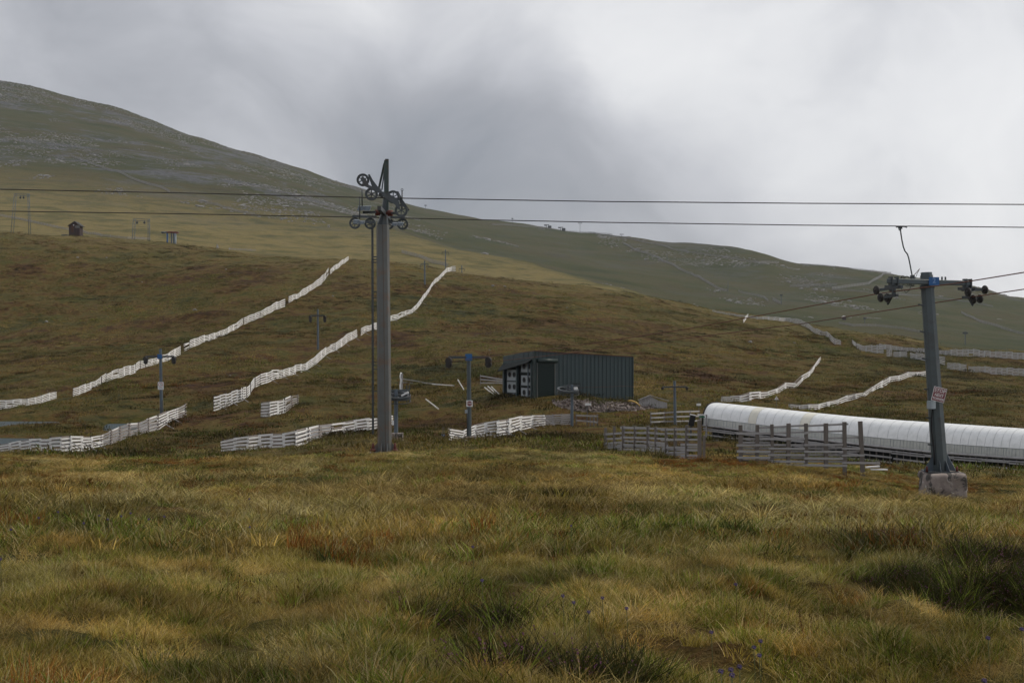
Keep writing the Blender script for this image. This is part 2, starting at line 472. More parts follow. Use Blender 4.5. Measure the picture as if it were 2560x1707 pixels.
M['box_grey'] = surf('grey plastic box', (0.27, 0.31, 0.34), 0.5, 0.0, 0.08, 4.0)
M['cladding'] = surf('dark green steel cladding', (0.026, 0.045, 0.048), 0.42, 0.0, 0.12, 1.0, (0.05, 0.055, 0.05), 0.35, 0.8, 0.03, (1, 1, 0.3), 0.4)
M['cladding_dark'] = surf('dark shutter', (0.014, 0.026, 0.024), 0.45, 0.0, 0.12, 1.0)
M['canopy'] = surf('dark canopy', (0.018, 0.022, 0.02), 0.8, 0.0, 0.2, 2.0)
M['panel_white'] = surf('grey white panel', (0.31, 0.34, 0.35), 0.5, 0.0, 0.08, 2.0, (0.3, 0.31, 0.31), 0.4, 2.0)
M['yellow'] = surf('yellow pipe', (0.50, 0.32, 0.09), 0.5, 0.0, 0.1, 4.0)
M['green_sign'] = surf('green sign', (0.02, 0.14, 0.07), 0.5)
M['shed_red'] = surf('maroon shed boards', (0.045, 0.028, 0.026), 0.8, 0.0, 0.25, 2.0)
M['shed_roof'] = surf('dark felt roof', (0.03, 0.03, 0.035), 0.8)
M['solar'] = surf('grating', (0.16, 0.19, 0.22), 0.4, 0.4, 0.2, 20.0)

# lichen-stained concrete
def mat_concrete():
    m, gg, b = new_mat('stained concrete')
    tcn = gg.n('ShaderNodeTexCoord').outputs['Object']
    n1 = gg.noise(tcn, 3.0, 6, 0.6); n2 = gg.noise(gg.scalevec(tcn, (1, 1, 0.6)), 2.4, 7, 0.65, 0.8); n3 = gg.noise(tcn, 22.0, 4, 0.6)
    c = gg.ramp(n1, [(0.3, (0.20, 0.16, 0.145)), (0.6, (0.33, 0.28, 0.25)), (0.8, (0.40, 0.36, 0.33))])
    c = gg.mix(gg.maprange(n2, 0.50, 0.57), c, (0.055, 0.05, 0.045, 1))
    c = gg.mix(gg.maprange(gg.noise(tcn, 4.2, 6, 0.7, 1.0), 0.60, 0.66), c, (0.62, 0.60, 0.56, 1))
    c = gg.mix(gg.math('MULTIPLY', n3, 0.3), c, (0.12, 0.1, 0.09, 1))
    gg.link(c, b.inputs['Base Color']); b.inputs['Roughness'].default_value = 0.9
    bp = gg.n('ShaderNodeBump'); bp.inputs['Strength'].default_value = 0.6; bp.inputs['Distance'].default_value = 0.03
    gg.link(gg.noise(tcn, 9.0, 6, 0.65), bp.inputs['Height']); gg.link(bp.outputs[0], b.inputs['Normal'])
    return m
M['concrete'] = mat_concrete()

# translucent tunnel sheet
def mat_tunnel(name, col):
    m, gg, b = new_mat(name)
    tcn = gg.n('ShaderNodeTexCoord').outputs['Object']
    n = gg.noise(gg.scalevec(tcn, (0.4, 1, 1)), 3.0, 5, 0.6)
    c = gg.mix(gg.maprange(n, 0.35, 0.75), (col[0], col[1], col[2], 1), (col[0]*0.86, col[1]*0.87, col[2]*0.86, 1))
    gg.link(c, b.inputs['Base Color'])
    b.inputs['Roughness'].default_value = 0.25
    b.inputs['Specular IOR Level'].default_value = 0.5
    return m
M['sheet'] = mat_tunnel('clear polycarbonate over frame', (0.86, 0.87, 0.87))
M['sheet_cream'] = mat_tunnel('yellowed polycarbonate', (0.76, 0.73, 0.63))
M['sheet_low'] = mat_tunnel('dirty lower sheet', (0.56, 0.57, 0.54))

# water with wind ripples
def mat_water():
    m, gg, b = new_mat('dark pond water')
    p = gg.n('ShaderNodeNewGeometry').outputs['Position']
    b.inputs['Base Color'].default_value = (0.012, 0.03, 0.036, 1); b.inputs['Roughness'].default_value = 0.4; b.inputs['Specular IOR Level'].default_value = 0.12
    bp = gg.n('ShaderNodeBump'); bp.inputs['Strength'].default_value = 0.55; bp.inputs['Distance'].default_value = 0.25
    gg.link(gg.noise(gg.scalevec(p, (0.5, 1.6, 1)), 1.6, 5, 0.6), bp.inputs['Height']); gg.link(bp.outputs[0], b.inputs['Normal'])
    return m
M['water'] = mat_water()

# moor vegetation colour from world position, cloud shadow painted in, shared by the ground and the tufts growing on it
def veg_colour(gg, pos):
    flat = gg.scalevec(pos, (1, 1, 0.3))
    big = gg.noise(gg.scalevec(flat, (0.8, 1.0, 1)), 0.028, 5, 0.6, 0.3)
    med = gg.noise(flat, 0.12, 5, 0.62, 0.4)
    sml = gg.noise(flat, 0.75, 4, 0.6, 0.3)
    mixv = gg.math('ADD', gg.math('MULTIPLY', big, 0.45), gg.math('ADD', gg.math('MULTIPLY', med, 0.50), gg.math('MULTIPLY', sml, 0.42)))
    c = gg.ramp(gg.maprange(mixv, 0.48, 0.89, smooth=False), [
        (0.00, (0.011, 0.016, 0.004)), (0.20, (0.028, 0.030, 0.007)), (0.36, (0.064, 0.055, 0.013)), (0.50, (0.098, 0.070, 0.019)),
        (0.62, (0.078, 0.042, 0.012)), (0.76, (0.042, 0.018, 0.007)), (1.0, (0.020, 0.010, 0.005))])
    gn = gg.noise(gg.vmath('ADD', flat, (71.0, 33.0, 0.0)), 0.085, 5, 0.65, 0.5)
    c = gg.mix(gg.math('MULTIPLY', gg.maprange(gn, 0.52, 0.68), 0.75), c, (0.046, 0.052, 0.009, 1))
    return c, med, sml

def mat_ground():
    m, gg, b = new_mat('moorland ground')
    pos = gg.n('ShaderNodeNewGeometry').outputs['Position']
    c, med, sml = veg_colour(gg, pos)
    att = gg.n('ShaderNodeAttribute'); att.attribute_name = 'zone'
    sep = gg.n('ShaderNodeSeparateColor'); gg.link(att.outputs['Color'], sep.inputs[0])
    zy, zr, zg = sep.outputs[0], sep.outputs[1], sep.outputs[2]
    # middle slope: sunshine between clouds painted in as straw colour
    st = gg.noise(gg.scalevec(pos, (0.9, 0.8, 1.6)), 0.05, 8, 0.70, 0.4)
    sunlit_ochre = gg.ramp(st, [(0.25, (0.040, 0.044, 0.015)), (0.42, (0.095, 0.084, 0.030)), (0.56, (0.172, 0.136, 0.052)), (0.72, (0.075, 0.060, 0.027))])
    c = gg.mix(zy, c, sunlit_ochre)
    # greyer, greener high ground
    hg = gg.noise(gg.scalevec(pos, (0.6, 1, 2.5)), 0.018, 7, 0.65, 0.4)
    high = gg.ramp(hg, [(0.28, (0.020, 0.028, 0.009)), (0.45, (0.042, 0.047, 0.014)), (0.58, (0.058, 0.052, 0.020)), (0.74, (0.032, 0.031, 0.017))])
    c = gg.mix(zg, c, high)
    # scree and boulders
    rk = gg.noise(gg.scalevec(pos, (0.6, 0.8, 1.6)), 0.085, 7, 0.78, 0.3)
    rb = gg.noise(gg.scalevec(pos, (0.6, 0.8, 1.5)), 0.012, 3, 0.6, 0.3)
    f = gg.math('MULTIPLY', gg.maprange(gg.math('ADD', rk, gg.math('MULTIPLY', rb, 0.7)), 0.84, 1.00), zr)
    c = gg.mix(f, c, gg.ramp(gg.noise(pos, 0.3, 4, 0.7), [(0.3, (0.034, 0.037, 0.044)), (0.7, (0.13, 0.132, 0.14))]))
    # fine mottling
    fn = gg.noise(pos, 2.6, 5, 0.7)
    nd = gg.n('ShaderNodeVectorMath', operation='SCALE'); gg.link(c, nd.inputs[0]); gg.link(gg.maprange(fn, 0.25, 0.75, 0.5, 1.5, False), nd.inputs['Scale'])
    gg.link(nd.outputs[0], b.inputs['Base Color'])
    b.inputs['Roughness'].default_value = 0.95; b.inputs['Specular IOR Level'].default_value = 0.1
    bp = gg.n('ShaderNodeBump'); bp.inputs['Strength'].default_value = 0.9; bp.inputs['Distance'].default_value = 1.0
    hh = gg.math('ADD', gg.math('MULTIPLY', gg.noise(pos, 0.5, 8, 0.68), 1.0), gg.math('MULTIPLY', gg.noise(gg.scalevec(pos, (0.6, 1, 1)), 0.08, 6, 0.6), 2.2))
    gg.link(hh, bp.inputs['Height']); gg.link(bp.outputs[0], b.inputs['Normal'])
    return m
M['ground'] = mat_ground()

def mat_grass():
    """grass blades: each blade carries its own colour, each patch its own cast"""
    m, gg, b = new_mat('moor grass')
    att = gg.n('ShaderNodeAttribute'); att.attribute_name = 'blade'
    tin = gg.n('ShaderNodeAttribute'); tin.attribute_type = 'INSTANCER'; tin.attribute_name = 'tint'
    col = gg.vmath('MULTIPLY', att.outputs['Color'], tin.outputs['Vector'])
    gg.link(col, b.inputs['Base Color'])
    b.inputs['Roughness'].default_value = 0.6; b.inputs['Specular IOR Level'].default_value = 0.07
    tr = gg.n('ShaderNodeBsdfTranslucent'); gg.link(col, tr.inputs[0])
    mx = gg.n('ShaderNodeMixShader'); mx.inputs[0].default_value = 0.3
    o = [n for n in m.node_tree.nodes if n.type == 'OUTPUT_MATERIAL'][0]
    gg.link(b.outputs[0], mx.inputs[1]); gg.link(tr.outputs[0], mx.inputs[2]); gg.link(mx.outputs[0], o.inputs['Surface'])
    return m
M['grass'] = mat_grass()
# ------------------------------------------------------------------ ground sheet
def build_ground():
    # rows behind and under the camera continue the sheet
    back = np.array([-60.0, -25, -10, -4, 0, 1.5])
    W = lambda y: np.maximum(y, 9.0)
    rows = []
    for yb in back:
        X = u_grid * 9.0 * 2.2
        rows.append((X, np.full(NU, yb), np.full(NU, Z_grid[0, NU // 2]) + 0 * X))
    Yrow = np.exp(lrow)
    V = []
    for X, Y, Z in rows: V.append(np.stack([X, Y, Z], 1))
    for i in range(NR):
        y = Yrow[i]
        k = np.clip((14 - y) / 11, 0, 1)
        X = u_grid * (y * (1 - k) + 9.0 * 2.2 * k)
        Z = grid_lookup(Z_grid, X, np.full(NU, y)) if k > 0 else Z_grid[i]
        V.append(np.stack([X, np.full(NU, y), Z], 1))
    V = np.concatenate(V)
    nr = len(back) + NR
    a = (np.arange(nr - 1)[:, None] * NU + np.arange(NU - 1)[None, :]).ravel()
    F = np.stack([a, a + 1, a + NU + 1, a + NU], 1)
    me = bpy.data.meshes.new('ground')
    me.from_pydata(V.tolist(), [], F.tolist())
    me.polygons.foreach_set('use_smooth', np.ones(len(F), bool))
    zone = np.zeros((nr, NU, 4), np.float32); zone[..., 3] = 1
    T = T_grid
    xx = (1176 + 3267 * u_grid)[None, :] * np.ones((NR, 1))
    ramp = lambda t, a, b: np.clip((t - a) / (b - a), 0, 1)
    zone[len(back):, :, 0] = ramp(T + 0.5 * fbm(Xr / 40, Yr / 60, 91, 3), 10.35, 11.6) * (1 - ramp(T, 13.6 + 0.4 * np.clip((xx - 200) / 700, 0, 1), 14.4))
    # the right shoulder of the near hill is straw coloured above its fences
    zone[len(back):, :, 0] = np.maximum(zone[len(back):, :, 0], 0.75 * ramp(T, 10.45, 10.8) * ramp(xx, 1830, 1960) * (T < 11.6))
    zone[len(back):, :, 2] = ramp(T, 13.5, 14.4)
    zone[len(back):, :, 1] = ramp(T, 13.4, 14.8) * (0.22 + 0.78 * np.clip((1000 - xx) / 300, 0, 1)) + ramp(T, 16.2, 16.8) * 0.4 * np.clip((xx - 1350) / 200, 0, 1)
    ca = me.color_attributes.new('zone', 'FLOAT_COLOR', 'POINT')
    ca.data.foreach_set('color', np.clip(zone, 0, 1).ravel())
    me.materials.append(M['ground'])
    me.update()
    o = put('ground', me)
    tag(o, 'brown and green moorland ground rising to hills', 'ground', kind='structure')
    del o['category']
    return o
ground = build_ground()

def flat_poly(name, pts, z, mat):
    me = bpy.data.meshes.new(name)
    me.from_pydata([(p[0], p[1], z) for p in pts], [], [tuple(range(len(pts)))])
    me.materials.append(mat)
    return put(name, me)
def pond(x0, x1, Y0, Y1, label):
    pts = [((x0 - CX) / FPX * Y0, Y0), ((x1 - CX) / FPX * Y0, Y0), ((x1 - CX) / FPX * Y1, Y1), ((x0 - CX) / FPX * Y1, Y1)]
    o = flat_poly('pond_water', pts, POND_Z, M['water'])
    tag(o, label, kind='structure')
pond(-300, 235, 115, 137, 'dark pond behind the lower left snow fence')
pond(-300, 180, 142, 164, 'narrow strip of pond at the left edge')
pond(230, 420, 136, 160, 'narrow strip of pond beside a pale stony bank')

# ------------------------------------------------------------------ grass
SPECIES = {  # tint, height, lean, width, arch, wind
 'olive': ((0.160, 0.131, 0.037), 0.31, 0.55, 0.0055, 0.55, 0.25),
 'fine':  ((0.205, 0.170, 0.056), 0.27, 0.75, 0.0045, 0.75, -0.10),
 'straw': ((0.360, 0.285, 0.145), 0.34, 0.95, 0.0045, 0.95, 0.45),
 'gold':  ((0.262, 0.176, 0.062), 0.29, 0.60, 0.0045, 0.60, 0.15),
 'green': ((0.105, 0.135, 0.024), 0.27, 0.55, 0.0075, 0.50, 0.10),
 'rust':  ((0.150, 0.058, 0.017), 0.26, 0.35, 0.0045, 0.25, 0.10),
 'dark':  ((0.044, 0.052, 0.015), 0.24, 0.60, 0.0070, 0.40, 0.0),
 'heath': ((0.027, 0.025, 0.013), 0.19, 0.75, 0.0075, 0.30, 0.0),
 'stalk': ((0.075, 0.038, 0.018), 0.50, 0.12, 0.0050, 0.08, 0.2),
}
def tile_mesh(name, mix, tufts, blades, rad, trad, wmul=1.0, hmul=1.0, seg=3, seed=0):
    """a patch of several tussocks; every blade carries its own colour"""
    rnd = random.Random(seed)
    vs, fs, cols = [], [], []
    kinds = [k for k, w in mix for _ in range(w)]
    for q in range(tufts):
        kind = rnd.choice(kinds)
        tint, h, lean, width, arch, wind = SPECIES[kind]
        tint = (tint[0] * 1.0, tint[1], tint[2] * 0.72)
        a = rnd.uniform(0, 2*math.pi); rr = rad * math.sqrt(rnd.random())
        tx, ty = rr * math.cos(a), rr * math.sin(a)
        th = h * hmul * rnd.uniform(0.55, 1.3); tb = rnd.uniform(0.6, 1.45); tr = trad * rnd.uniform(0.7, 1.3)
        wdir = rnd.gauss(0, 0.9)
        nbl = blades if kind != 'stalk' else 7
        for i in range(nbl):
            a = rnd.uniform(0, 2*math.pi); r0 = tr * math.sqrt(rnd.random())
            bx, by = tx + r0 * math.cos(a), ty + r0 * math.sin(a)
            out_a = a + rnd.gauss(0, 1.1)
            L = th * rnd.uniform(0.35, 1.25)
            l = lean * rnd.uniform(0.3, 1.4)
            wn = wind * 0.5 * rnd.uniform(-0.3, 1.6)
            dx, dy = math.cos(out_a) * l + wn * math.cos(wdir), math.sin(out_a) * l + wn * math.sin(wdir)
            ar = arch * rnd.uniform(0.4, 1.5)
            w = width * wmul * rnd.uniform(0.6, 1.3)
            fa = rnd.uniform(0, math.pi); wx, wy = math.cos(fa) * w / 2, math.sin(fa) * w / 2
            b = len(vs)
            for k in range(seg + 1):
                t = k / seg
                e = L * (t * 0.7 + t*t*0.5)
                px = bx + dx * e; py = by + dy * e; pz = L * (t - ar * t * t * 0.55) - 0.04
                ww = 1 - 0.7 * t
                if k == seg: vs.append((px, py, pz))
                else: vs += [(px - wx*ww, py - wy*ww, pz), (px + wx*ww, py + wy*ww, pz)]
            for k in range(seg - 1): fs.append((b + 2*k, b + 2*k + 1, b + 2*k + 3, b + 2*k + 2))
            fs.append((b + 2*seg - 2, b + 2*seg - 1, b + 2*seg))
            br = tb * rnd.uniform(0.4, 1.75)
            c = [x * br for x in tint]
            if kind not in ('heath', 'dark', 'rust') and rnd.random() < 0.20:      # dead, bleached blades
                m = rnd.uniform(0.4, 1.0); c = [x*(1 - m) + y*m for x, y in zip(c, (0.42, 0.34, 0.18))]
            elif rnd.random() < 0.1:
                m = rnd.uniform(0.3, 0.8); c = [x*(1 - m) + y*m for x, y in zip(c, (0.10, 0.045, 0.018))]
            cols += [(c[0], c[1], c[2], 0.0)] * (2*seg + 1)
            if kind == 'stalk':                                                       # seed head at the tip
                e = L * 1.2; px = bx + dx * e; py = by + dy * e; pz = L * (1 - ar * 0.55) - 0.04; s = 0.0042 * wmul ** 0.5; bb = len(vs)
                vs += [(px - s, py, pz), (px + s, py, pz), (px, py - s, pz), (px, py, pz + s*5), (px, py + s, pz - s*2)]
                fs += [(bb, bb + 1, bb + 3), (bb + 2, bb + 3, bb + 4), (bb, bb + 4, bb + 1)]
                cols += [(0.05, 0.028, 0.016, 0.0)] * 5
            if kind == 'heath' and rnd.random() < 0.10:
                for _ in range(3):                                                   # flower bells on the sprig
                    t = rnd.uniform(0.6, 1.0); e = L * (t * 0.7 + t*t*0.5)
                    px = bx + dx * e; py = by + dy * e; pz = L * (t - ar * t * t * 0.55) - 0.04
                    s = 0.005
                    bb = len(vs)
                    vs += [(px - s, py, pz), (px + s, py, pz), (px, py + s, pz + s*1.6), (px, py - s, pz + s*1.2)]
                    fs += [(bb, bb + 1, bb + 2), (bb, bb + 3, bb + 1), (bb, bb + 2, bb + 3)]
                    f = rnd.uniform(0.6, 1.2)
                    cols += [(0.20*f, 0.085*f, 0.145*f, 1.0)] * 4
    me = bpy.data.meshes.new(name)
    me.from_pydata(vs, [], fs)
    ca = me.color_attributes.new('blade', 'FLOAT_COLOR', 'POINT')
    ca.data.foreach_set('color', np.array(cols, np.float32).ravel())
    me.materials.append(M['grass'])
    me.update()
    return bpy.data.objects.new(name, me)

def scatter(name, label, protos, pts, rots, scales, idx, tints=None):
    """one stuff object: protos instanced on points by geometry nodes"""
    col = bpy.data.collections.new(name + '_kinds')
    for k, o in enumerate(protos):
        o.name = '%s_%03d' % (name, k)
        col.objects.link(o)
    me = bpy.data.meshes.new(name)
    n = len(pts)
    me.vertices.add(n)
    me.vertices.foreach_set('co', np.asarray(pts, np.float32).ravel())
    for nm, typ, dat in (('rot', 'FLOAT_VECTOR', rots), ('scl', 'FLOAT_VECTOR', scales)):
        at = me.attributes.new(nm, typ, 'POINT'); at.data.foreach_set('vector', np.asarray(dat, np.float32).ravel())
    at = me.attributes.new('idx', 'INT', 'POINT'); at.data.foreach_set('value', np.asarray(idx, np.int32))
    if tints is None: tints = np.ones((n, 3))
    at = me.attributes.new('tint', 'FLOAT_VECTOR', 'POINT'); at.data.foreach_set('vector', np.asarray(tints, np.float32).ravel())
    o = put(name, me)
    ng = bpy.data.node_groups.new(name, 'GeometryNodeTree')
    ng.interface.new_socket('Geometry', in_out='INPUT', socket_type='NodeSocketGeometry')
    ng.interface.new_socket('Geometry', in_out='OUTPUT', socket_type='NodeSocketGeometry')
    gi = ng.nodes.new('NodeGroupInput'); go = ng.nodes.new('NodeGroupOutput')
    ip = ng.nodes.new('GeometryNodeInstanceOnPoints'); ci = ng.nodes.new('GeometryNodeCollectionInfo')
    ci.inputs['Collection'].default_value = col; ci.inputs['Separate Children'].default_value = True; ci.inputs['Reset Children'].default_value = True
    ip.inputs['Pick Instance'].default_value = True
    def named(nm, typ):
        a = ng.nodes.new('GeometryNodeInputNamedAttribute'); a.data_type = typ; a.inputs['Name'].default_value = nm
        return [s for s in a.outputs if s.enabled and s.name == 'Attribute'][0]
    L = ng.links.new
    L(gi.outputs[0], ip.inputs['Points']); L(ci.outputs[0], ip.inputs['Instance'])
    L(named('idx', 'INT'), ip.inputs['Instance Index']); L(named('scl', 'FLOAT_VECTOR'), ip.inputs['Scale'])
    e2r = ng.nodes.new('FunctionNodeEulerToRotation'); L(named('rot', 'FLOAT_VECTOR'), e2r.inputs[0]); L(e2r.outputs[0], ip.inputs['Rotation'])
    L(ip.outputs[0], go.inputs[0])
    md = o.modifiers.new('scatter', 'NODES'); md.node_group = ng
    tag(o, label, kind='stuff')
    return o

def sample_points(n, Y0, Y1, power=1.0, umax=0.375, seed=1):
    rs = np.random.RandomState(seed)
    # even per ground area when power = 2, more in front when smaller
    t = rs.rand(n)
    Y = (Y0**power + t * (Y1**power - Y0**power)) ** (1 / power)
    u = rs.uniform(-umax, umax, n)
    X = u * Y
    return rs, X, Y
def slope_rot(X, Y, spin, rs, e=0.5, jit=0.06):
    """euler angles that lay a patch on the slope, spun about its own axis"""
    gx = (grid_lookup(Z_grid, X + e, Y) - grid_lookup(Z_grid, X - e, Y)) / (2*e)
    gy = (grid_lookup(Z_grid, X, Y + e) - grid_lookup(Z_grid, X, Y - e)) / (2*e)
    rx = np.arctan(gy) + rs.normal(0, jit, len(X)); ry = -np.arctan(gx) + rs.normal(0, jit, len(X))
    out = np.zeros((len(X), 3))
    cx, sx, cy, sy = np.cos(rx), np.sin(rx), np.cos(ry), np.sin(ry)
    c, s = np.cos(spin), np.sin(spin)
    # R = Ry Rx Rz -> XYZ euler
    r00 = cy*c + sy*sx*s; r10 = cx*s; r20 = -sy*c + cy*sx*s
    r21 = sy*s + cy*sx*c; r22 = cy*cx
    out[:, 1] = np.arcsin(np.clip(-r20, -1, 1)); out[:, 0] = np.arctan2(r21, r22); out[:, 2] = np.arctan2(r10, r00)
    return out
def make_grass(name, label, n, Y0, Y1, power, protos, smin, smax, seed, umax=0.375, patch=3.5, keepf=None, wgt=None, e=0.5, spin=0.9, hf=lambda Y: 1.0, bright=1.0, cvar=0.55, rj=0.4, bias=None):
    rs, X, Y = sample_points(n, Y0, Y1, power, umax, seed)
    m = pond_mask(X, Y) <= 0
    if keepf is not None: m &= keepf(X, Y, rs)
    X = X[m]; Y = Y[m]
    Z = grid_lookup(Z_grid, X, Y)
    # patches follow species fields: several noise fields compete
    score = np.stack([fbm(X / patch + 50.0 * k, Y / patch - 31.0 * k, 100 + 7 * k, 3) + rj * rs.rand(len(X)) + (wgt[k] if wgt else 0) for k in range(len(protos))])
    if bias is not None:
        for k, fn in bias.items(): score[k] += fn(X, Y)
    idx = score.argmax(0)
    sc = hf(Y) * rs.uniform(smin, smax, len(X)) * (1 + 0.45 * fbm(X / (patch * 0.6), Y / (patch * 0.6), 77, 2))
    rot = slope_rot(X, Y, rs.uniform(-spin, spin, len(X)), rs, e)
    scl = np.stack([sc / hf(Y) * rs.uniform(0.9, 1.2, len(X)), sc / hf(Y) * rs.uniform(0.9, 1.2, len(X)), sc], 1)
    br = bright + cvar * fbm(X / (patch * 1.7) + 9, Y / (patch * 1.7), 207, 3)
    wr = 0.16 * fbm(X / (patch * 2.6), Y / (patch * 2.6) + 5, 211, 3)
    tint = np.stack([br * (1 + wr), br, br * (1 - wr)], 1)
    return scatter(name, label, protos, np.stack([X, Y, Z], 1), rot, scl, idx, tint)

def heath_field(X, Y):
    """where heather beds lie: the dark hags front right, and a few patches near the camera"""
    h = np.zeros_like(X)
    for (hx, hy, rx, ry) in HEATH_SPOTS:
        h = np.maximum(h, 1 - np.sqrt(((X - hx) / rx) ** 2 + ((Y - hy) / ry) ** 2))
    return h
HEATH_SPOTS = []
for (sx, sy, rx, ry) in [(2300, 1490, 0.75, 0.9), (2450, 1420, 0.8, 1.2), (2530, 1500, 0.8, 0.9), (2215, 1390, 0.55, 0.9), (1190, 1565, 0.6, 0.4), (1330, 1690, 0.5, 0.28), (1540, 1700, 0.3, 0.25), (420, 1330, 0.6, 0.6), (150, 1600, 0.35, 0.4)]:
    q = ground_hit(sx, sy, 4, 60)
    HEATH_SPOTS.append((q.x, q.y, rx, ry))
MIXES = [
    [('olive', 4), ('fine', 3), ('gold', 1)],
    [('fine', 4), ('olive', 2), ('straw', 1), ('green', 1)],
    [('straw', 3), ('gold', 3), ('fine', 1)],
    [('gold', 4), ('olive', 2), ('rust', 1)],
    [('green', 4), ('olive', 2), ('fine', 1)],
    [('rust', 4), ('gold', 1), ('dark', 1)],
    [('dark', 3), ('olive', 2), ('green', 2)],
    [('stalk', 2), ('gold', 3), ('fine', 3), ('rust', 1), ('olive', 2)],
]
def build_grass():
    no_heath = lambda X, Y, rs: heath_field(X, Y) < rs.uniform(0.0, 0.4, len(X))
    W = [0.20, 0.19, 0.12, 0.11, 0.18, -0.30, 0.14, -0.08]
    near = [tile_mesh('near_grass', mx, 9, 80, 0.28, 0.085, 0.85, 0.62, seed=100 + k) for k, mx in enumerate(MIXES)]
    make_grass('near_grass', 'long olive and bleached moor grass in the foreground', 1800, 6.3, 21, 1.5, near, 0.8, 1.25, 11, umax=0.41, patch=0.6, keepf=no_heath, wgt=W, e=0.2, bright=1.14, cvar=1.05, rj=0.3, bias={5: lambda X, Y: 0.9 * np.exp(-((X + 2.75) / 0.55) ** 2 - ((Y - 9.3) / 0.5) ** 2), 2: lambda X, Y: 0.7 * np.exp(-((X + 2.6) / 0.5) ** 2 - ((Y - 10.6) / 0.6) ** 2)})
    mid = [tile_mesh('middle_grass', mx, 18, 42, 0.95, 0.18, 2.0, 0.85, seed=200 + k) for k, mx in enumerate(MIXES)]
    make_grass('middle_grass', 'rough moor grass below the towers', 3800, 18, 76, 1.45, mid, 0.8, 1.3, 12, hf=lambda Y: np.interp(Y, [18, 38, 60], [1.0, 0.6, 0.42]), umax=0.385, patch=2.2, bright=1.06, cvar=1.0, rj=0.3, bias={5: lambda X, Y: 0.42 * np.exp(-((Y - 50 - 6 * (X < 0)) / 9.0) ** 2) * (0.5 + fbm(X / 9, Y / 9, 401, 2)), 2: lambda X, Y: 0.25 * np.exp(-((Y - 30) / 7.0) ** 2), 4: lambda X, Y: 0.3 * np.exp(-((Y - 64) / 5.0) ** 2) * (X < -4)},
               wgt=[0.08, 0.14, 0.22, 0.22, 0.05, 0.10, 0.06, 0.0], e=0.6)
    far = [tile_mesh('hill_grass', mx, 14, 16, 2.3, 0.5, 7.0, 0.9, 2, seed=300 + k) for k, mx in enumerate(MIXES)]
    make_grass('hill_grass', 'tussocks of grass over the near hillside', 11500, 68, 440, 1.5, far, 0.8, 1.4, 13, umax=0.375, patch=8.0,
               wgt=[0.15, 0.06, -0.02, 0.08, 0.08, 0.17, 0.10, -1], keepf=lambda X, Y, rs: grid_lookup(T_grid, X, Y) < 10.5 + 0.7 * rs.rand(len(X)), e=1.5, bright=0.54, cvar=0.7, rj=0.3)  # low bright puts the cloud shadow into the tussock colour
    # heather beds
    rs, X, Y = sample_points(2600, 6.5, 32, 1.5, 0.39, 31)
    m = heath_field(X, Y) > rs.uniform(0.0, 0.4, len(X)); X = X[m]; Y = Y[m]
    Z = grid_lookup(Z_grid, X, Y)
    pr = [tile_mesh('heather_bed', [('heath', 5), ('dark', 3), ('green', 1)], 9, 80, 0.32, 0.13, seed=40 + k) for k in range(4)]
    n = len(X); sc = rs.uniform(0.8, 1.6, n)
    scatter('heather_bed', 'dark heather with pink flowers among the grass', pr, np.stack([X, Y, Z], 1),
            slope_rot(X, Y, rs.uniform(-3, 3, n), rs, 0.25), np.stack([sc, sc, sc], 1), rs.randint(0, 4, n), np.ones((n, 1)) * rs.uniform(0.7, 1.3, (n, 1)) * np.ones((1, 3)))
build_grass()
# ------------------------------------------------------------------ fences
def unit_mesh(name, mat):
    return MB().box((0, 0, 0), (1, 1, 1)).mesh(name, mat)
UNIT = {}
def unit(mat):
    if mat not in UNIT: UNIT[mat] = unit_mesh('plank', M[mat])
    return UNIT[mat]
def stick(name, mat, a, b, w, h, parent, up=(0, 0, 1)):
    """one plank or post as an object of its own, sharing the unit mesh; a, b in world space"""
    a = Vector(a); b = Vector(b)
    x = b - a; L = x.length; x = x / L
    upv = Vector(up)
    if abs(x.dot(upv)) > 0.99: upv = Vector((0, 1, 0))
    y = upv.cross(x).normalized(); z = x.cross(y)
    Mx = Matrix((x * L, y * w, z * h)).transposed().to_4x4()
    Mx.translation = (a + b) / 2 - parent.location
    o = put(name, unit(mat), parent)
    o.matrix_local = Mx
    return o

def conv(pts, ox, oy, k):
    """zoomed-in readings -> photo pixels"""
    return [(ox + p[0] / k, oy + p[1] / k, oy + p[2] / k) + tuple(p[3:]) for p in pts]

